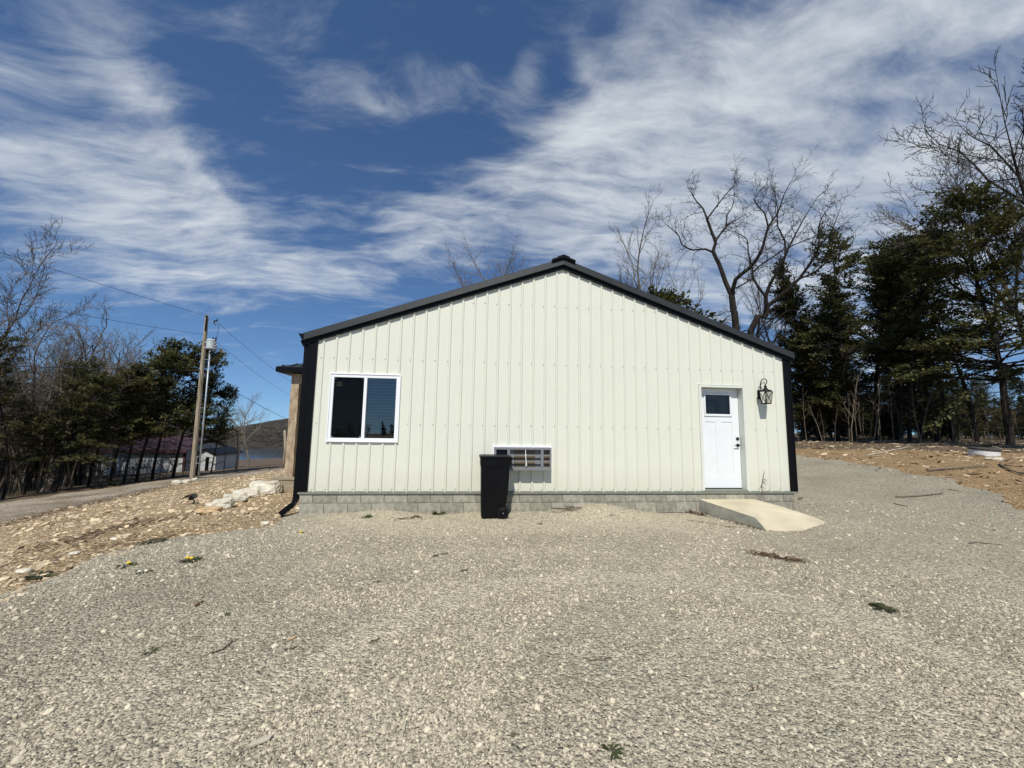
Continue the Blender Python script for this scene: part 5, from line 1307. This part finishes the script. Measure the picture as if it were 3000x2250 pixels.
def weed(px_, py_, size, label, flowers=0, material='weed', seed=0, n=26, upright=.25):
    n = int(n*1.8)
    p = hit(px_, py_); rnd = random.Random(seed+int(px_)); e = empty('dandelion' if flowers else 'weed', (p.x, p.y, p.z+.012)); e['label'] = label; e['category'] = 'weed'; e['group'] = 'weeds in the gravel'
    mb = MB()
    for i in range(n):
        a = rnd.uniform(0, 6.28); l = size*rnd.uniform(.45, 1.); w = l*rnd.uniform(.05, .11); d = Vector((math.cos(a), math.sin(a), 0)); s = Vector((-d.y, d.x, 0)); up = rnd.uniform(.05, .4)*upright*4*l*.5
        o = d*rnd.uniform(0, .3)*size; k = len(mb.v)
        for t, ww, zz in ((0,.3,0),(.35,.9,.75),(.7,1.,1.),(1,.05,.55)):
            q = o+d*l*t; mb.v += [tuple(q+s*w*ww+Vector((0,0,up*zz+.003))), tuple(q-s*w*ww+Vector((0,0,up*zz+.001)))]
        for j in range(3): mb.f.append((k+2*j, k+2*j+1, k+2*j+3, k+2*j+2))
    o = mb.build('leaves', material, e); o.matrix_parent_inverse = Matrix()
    for i in range(flowers):
        m = MB(); c = (rnd.uniform(-.3,.4)*size if flowers > 1 else .2*size, -.05*i, size*.28); c = ((i-.5)*size*.45 if flowers > 1 else .15*size, -.02*i, size*.30)
        m.lathe([(.003,-size*.28),(.004,-.01),(.018,-.004),(.021,.004),(.016,.010),(.005,.012)], 12, c); f = m.build('flower', 'yellow', e); f.matrix_parent_inverse = Matrix()
weed(556, 1646, .115, 'leafy dandelion with two yellow flowers on the gravel at left', 2, n=34)
weed(371, 1661, .11, 'flat dandelion with one yellow flower left of the two-flowered one', 1, n=26, upright=.12)
weed(420, 1678, .09, 'small low weed below the single-flowered dandelion', 0, n=18, upright=.1)
weed(448, 1592, .16, 'leafy green weed at the edge of the left rubble', 0, n=40, upright=.2)
weed(118, 1690, .15, 'low weed among stones at the far left edge of the gravel', 0, n=26, upright=.12)
weed(880, 1564, .05, 'tiny yellow-flowered weed below the downspout', 1, n=8)
weed(1284, 1508, .14, 'bushy yellowish weed at the footing left of the bin', 0, 'dryweed', n=60, upright=.7)
weed(1283, 1509, .12, 'green leaves at the base of the yellowish weed', 0, n=30, upright=.5)
weed(1074, 1518, .10, 'dark spiky weed near the footing under the window', 0, n=30, upright=.5)
weed(1215, 1516, .10, 'flat dark weed patch between the spiky weed and the bushy one', 0, n=26, upright=.06)
weed(1180, 1521, .09, 'thin brown weed patch right of the spiky weed', 0, 'needle', n=26, upright=.05)
weed(2590, 1788, .10, 'dark green mossy clump on the right side of the gravel', 0, n=60, upright=.35)
weed(1098, 1884, .045, 'small star-shaped weed in the middle of the gravel', 0, n=12, upright=.15)
weed(1792, 2212, .055, 'small dark weed at the bottom edge of the photo', 0, n=18, upright=.3)
weed(660, 1806, .05, 'small weed on the gravel below the two-flowered dandelion', 0, n=14, upright=.15)
weed(440, 1913, .06, 'thin weed on the gravel at lower left', 0, n=14, upright=.12)
weed(1582, 1537, .06, 'small dark weed on the gravel right of the bin', 0, 'needle', n=22, upright=.12)
weed(1104, 1709, .04, 'tiny weed on the gravel below the window', 0, n=10, upright=.15)
weed(1790, 1512, .05, 'dark little weed below the middle of the right wall', 0, n=14, upright=.3)

def flat_leaves(name, poly, n, size, material, label, cat, seed, pile=.02):
    """dead leaves or needles lying in a patch, joined: nobody could count them"""
    rnd = random.Random(seed); mb = MB(); P = [hit(*q) for q in poly]
    for i in range(n):
        k = rnd.randrange(len(P)-1); t = rnd.random(); c = P[k].lerp(P[k+1], t); sg = .06 if name != 'dry_grass' else .30; x, y = c.x+rnd.gauss(0,sg), c.y+rnd.gauss(0,sg*.85); z = zg(x, y)+.018+abs(rnd.gauss(0, pile))
        a = rnd.uniform(0, 6.28); l = size*rnd.uniform(.5, 1.2); w = l*(.5 if material == 'leaf' else .07); d = Vector((math.cos(a), math.sin(a), rnd.uniform(-.3,.5)*(1 if material == 'leaf' else .3))); s = Vector((-d.y, d.x, rnd.uniform(-.4,.4)))
        q = Vector((x, y, z)); m_ = len(mb.v); mb.v += [tuple(q-d*l/2), tuple(q+s*w/2+Vector((0,0,.006))), tuple(q+d*l/2), tuple(q-s*w/2)]; mb.f.append((m_, m_+1, m_+2, m_+3))
    o = mb.build(name, material, origin=tuple(P[0])); tag(o, label, cat, kind='stuff')
flat_leaves('leaf_litter', [(1960,1497),(1985,1499),(2010,1503),(2040,1508),(2060,1512)], 220, .055, 'leaf', 'reddish dead leaves drifted against the left side of the ramp', 'leaves', 1, .03)
flat_leaves('leaf_litter', [(2060,1512),(2110,1522),(2150,1535),(2190,1545),(2230,1556)], 130, .045, 'leaf', 'thin line of dead leaves along the lower side of the ramp', 'leaves', 2, .012)
flat_leaves('needle_patch', [(2205,1624),(2240,1630),(2275,1636),(2310,1643),(2345,1650)], 520, .07, 'needle', 'brown patch of dead needles on the gravel below the ramp', 'needles', 3, .008)
flat_leaves('needle_patch', [(2020,1528),(2060,1535),(2100,1540),(2160,1550)], 110, .05, 'needle', 'faint scatter of needles on the gravel left of the ramp', 'needles', 4, .005)
flat_leaves('needle_patch', [(1160,1524),(1200,1522),(1240,1520)], 90, .05, 'needle', 'brown needles by the flat weed patch near the footing', 'needles', 5, .005)

flat_leaves('dry_grass', [(150,1606),(230,1582),(310,1560),(390,1540),(470,1521)], 650, .12, 'needle', 'strip of brown dry grass across the left rubble slope', 'dry grass', 6, .012)
flat_leaves('dry_grass', [(0,1545),(130,1510),(260,1478),(390,1448),(500,1422)], 1500, .13, 'needle', 'brown dry grass along the near edge of the lane', 'dry grass', 7, .015)
flat_leaves('dry_grass', [(180,1640),(300,1608),(420,1585),(520,1565)], 350, .10, 'needle', 'thin dry grass along the left edge of the gravel', 'dry grass', 8, .01)
def stick(px0, py0, px1, py1, r, label, material='stick', bend=.0, twigs=0):
    a, b = hit(px0, py0), hit(px1, py1); rnd = random.Random(int(px0)); pts = []; n = 7
    for i in range(n+1):
        q = a.lerp(b, i/n); s = (b-a).cross(Vector((0,0,1))).normalized()*bend*math.sin(i/n*math.pi)+Vector((rnd.gauss(0,.006),rnd.gauss(0,.006),0)); q = q+s; pts.append(Vector((q.x, q.y, zg(q.x, q.y)+.016+r*.9)))
    mb = MB().tube(pts, [r*(1-.45*i/n) for i in range(n+1)], 6)
    for j in range(twigs):
        k = rnd.randrange(2, n); d = (b-a).normalized(); d.rotate(Matrix.Rotation(rnd.choice((-1,1))*rnd.uniform(.4,.9), 3, 'Z')); e = pts[k]+d*rnd.uniform(.06,.2)*(b-a).length*1.2; e.z = zg(e.x, e.y)+.02+r
        mb.tube([pts[k], e], [r*.6, r*.3], 5)
    tag(mb.build('stick', material, origin=tuple(pts[0])), label, 'stick', 'sticks on the ground')
stick(2625,1460,2762,1449,.022,'dark thick stick on the gravel right of the ramp', bend=.06)
stick(2476,1476,2510,1470,.014,'short pale stick right of the building corner','palestick')
stick(2620,1478,2660,1487,.012,'short dark curved twig below the thick dark stick', bend=.03)
stick(2838,1596,2936,1601,.010,'thin curved twig on the right side of the gravel', bend=-.06)
stick(2718,1382,2898,1370,.035,'long dark branch lying along the edge of the dirt bank', bend=.1, twigs=2)
stick(2540,1336,2662,1311,.03,'forked pale branch on the dirt bank', 'palestick', bend=.1, twigs=3)
stick(2545,1297,2640,1291,.03,'pale log on the dirt bank near the trees','palestick')
stick(2730,1279,2800,1272,.02,'thin branch lying at the edge of the right-hand woods','palestick', twigs=3)
stick(2930,1360,2998,1395,.03,'dark branch on the dirt bank at the right edge', bend=.1, twigs=2)
stick(570,1782,596,1768,.011,'short black piece of bark on the left gravel','leaf')
stick(1268,1636,1314,1626,.010,'short grey stick on the gravel below the bin')
stick(1346,1682,1372,1674,.009,'short dark stick below the grey one')
stick(1176,2166,1190,2128,.009,'white splinter at the bottom of the gravel','palestick')
stick(612,1924,680,1884,.005,'thin forked twig on the lower left gravel', 'leaf', bend=.03, twigs=4)
stick(545,1870,583,1868,.006,'white curved scrap on the lower left gravel','palestick', bend=.02)
stick(1720,1940,1790,1936,.006,'thin twig in the middle of the lower gravel', bend=.02)
stick(828,1916,868,1904,.006,'dark twig on the gravel left of the star-shaped weed', bend=.01)
stick(2195,2035,2225,2020,.004,'tiny dark forked twig at the lower right', 'leaf', twigs=2)
def chip(px_, py_, l, w, ang, material, label):
    p = hit(px_, py_); mb = MB().prism([(-l/2,-w*.3,0),(l*.3,-w/2,0),(l/2,w*.1,0),(l*.1,w/2,0),(-l*.45,w*.3,0)], (0,0,.008)); o = mb.build('wood_chip', material); o.location = (p.x, p.y, p.z+.022); o.rotation_euler = (.06, -.05, ang); tag(o, label, 'wood chip', 'chips on the gravel')
chip(765, 2186, .10, .035, .55, 'palestick', 'tan wood chip on the gravel at the bottom left')
chip(1502, 2168, .022, .018, 0., 'stick', 'dark chip near the bottom middle of the gravel')
chip(855, 1880, .06, .02, .8, 'rockorange', 'orange sliver of wood on the left gravel')
chip(955, 2205, .04, .012, .3, 'palestick', 'small pale chip at the bottom left, right of the tan one')
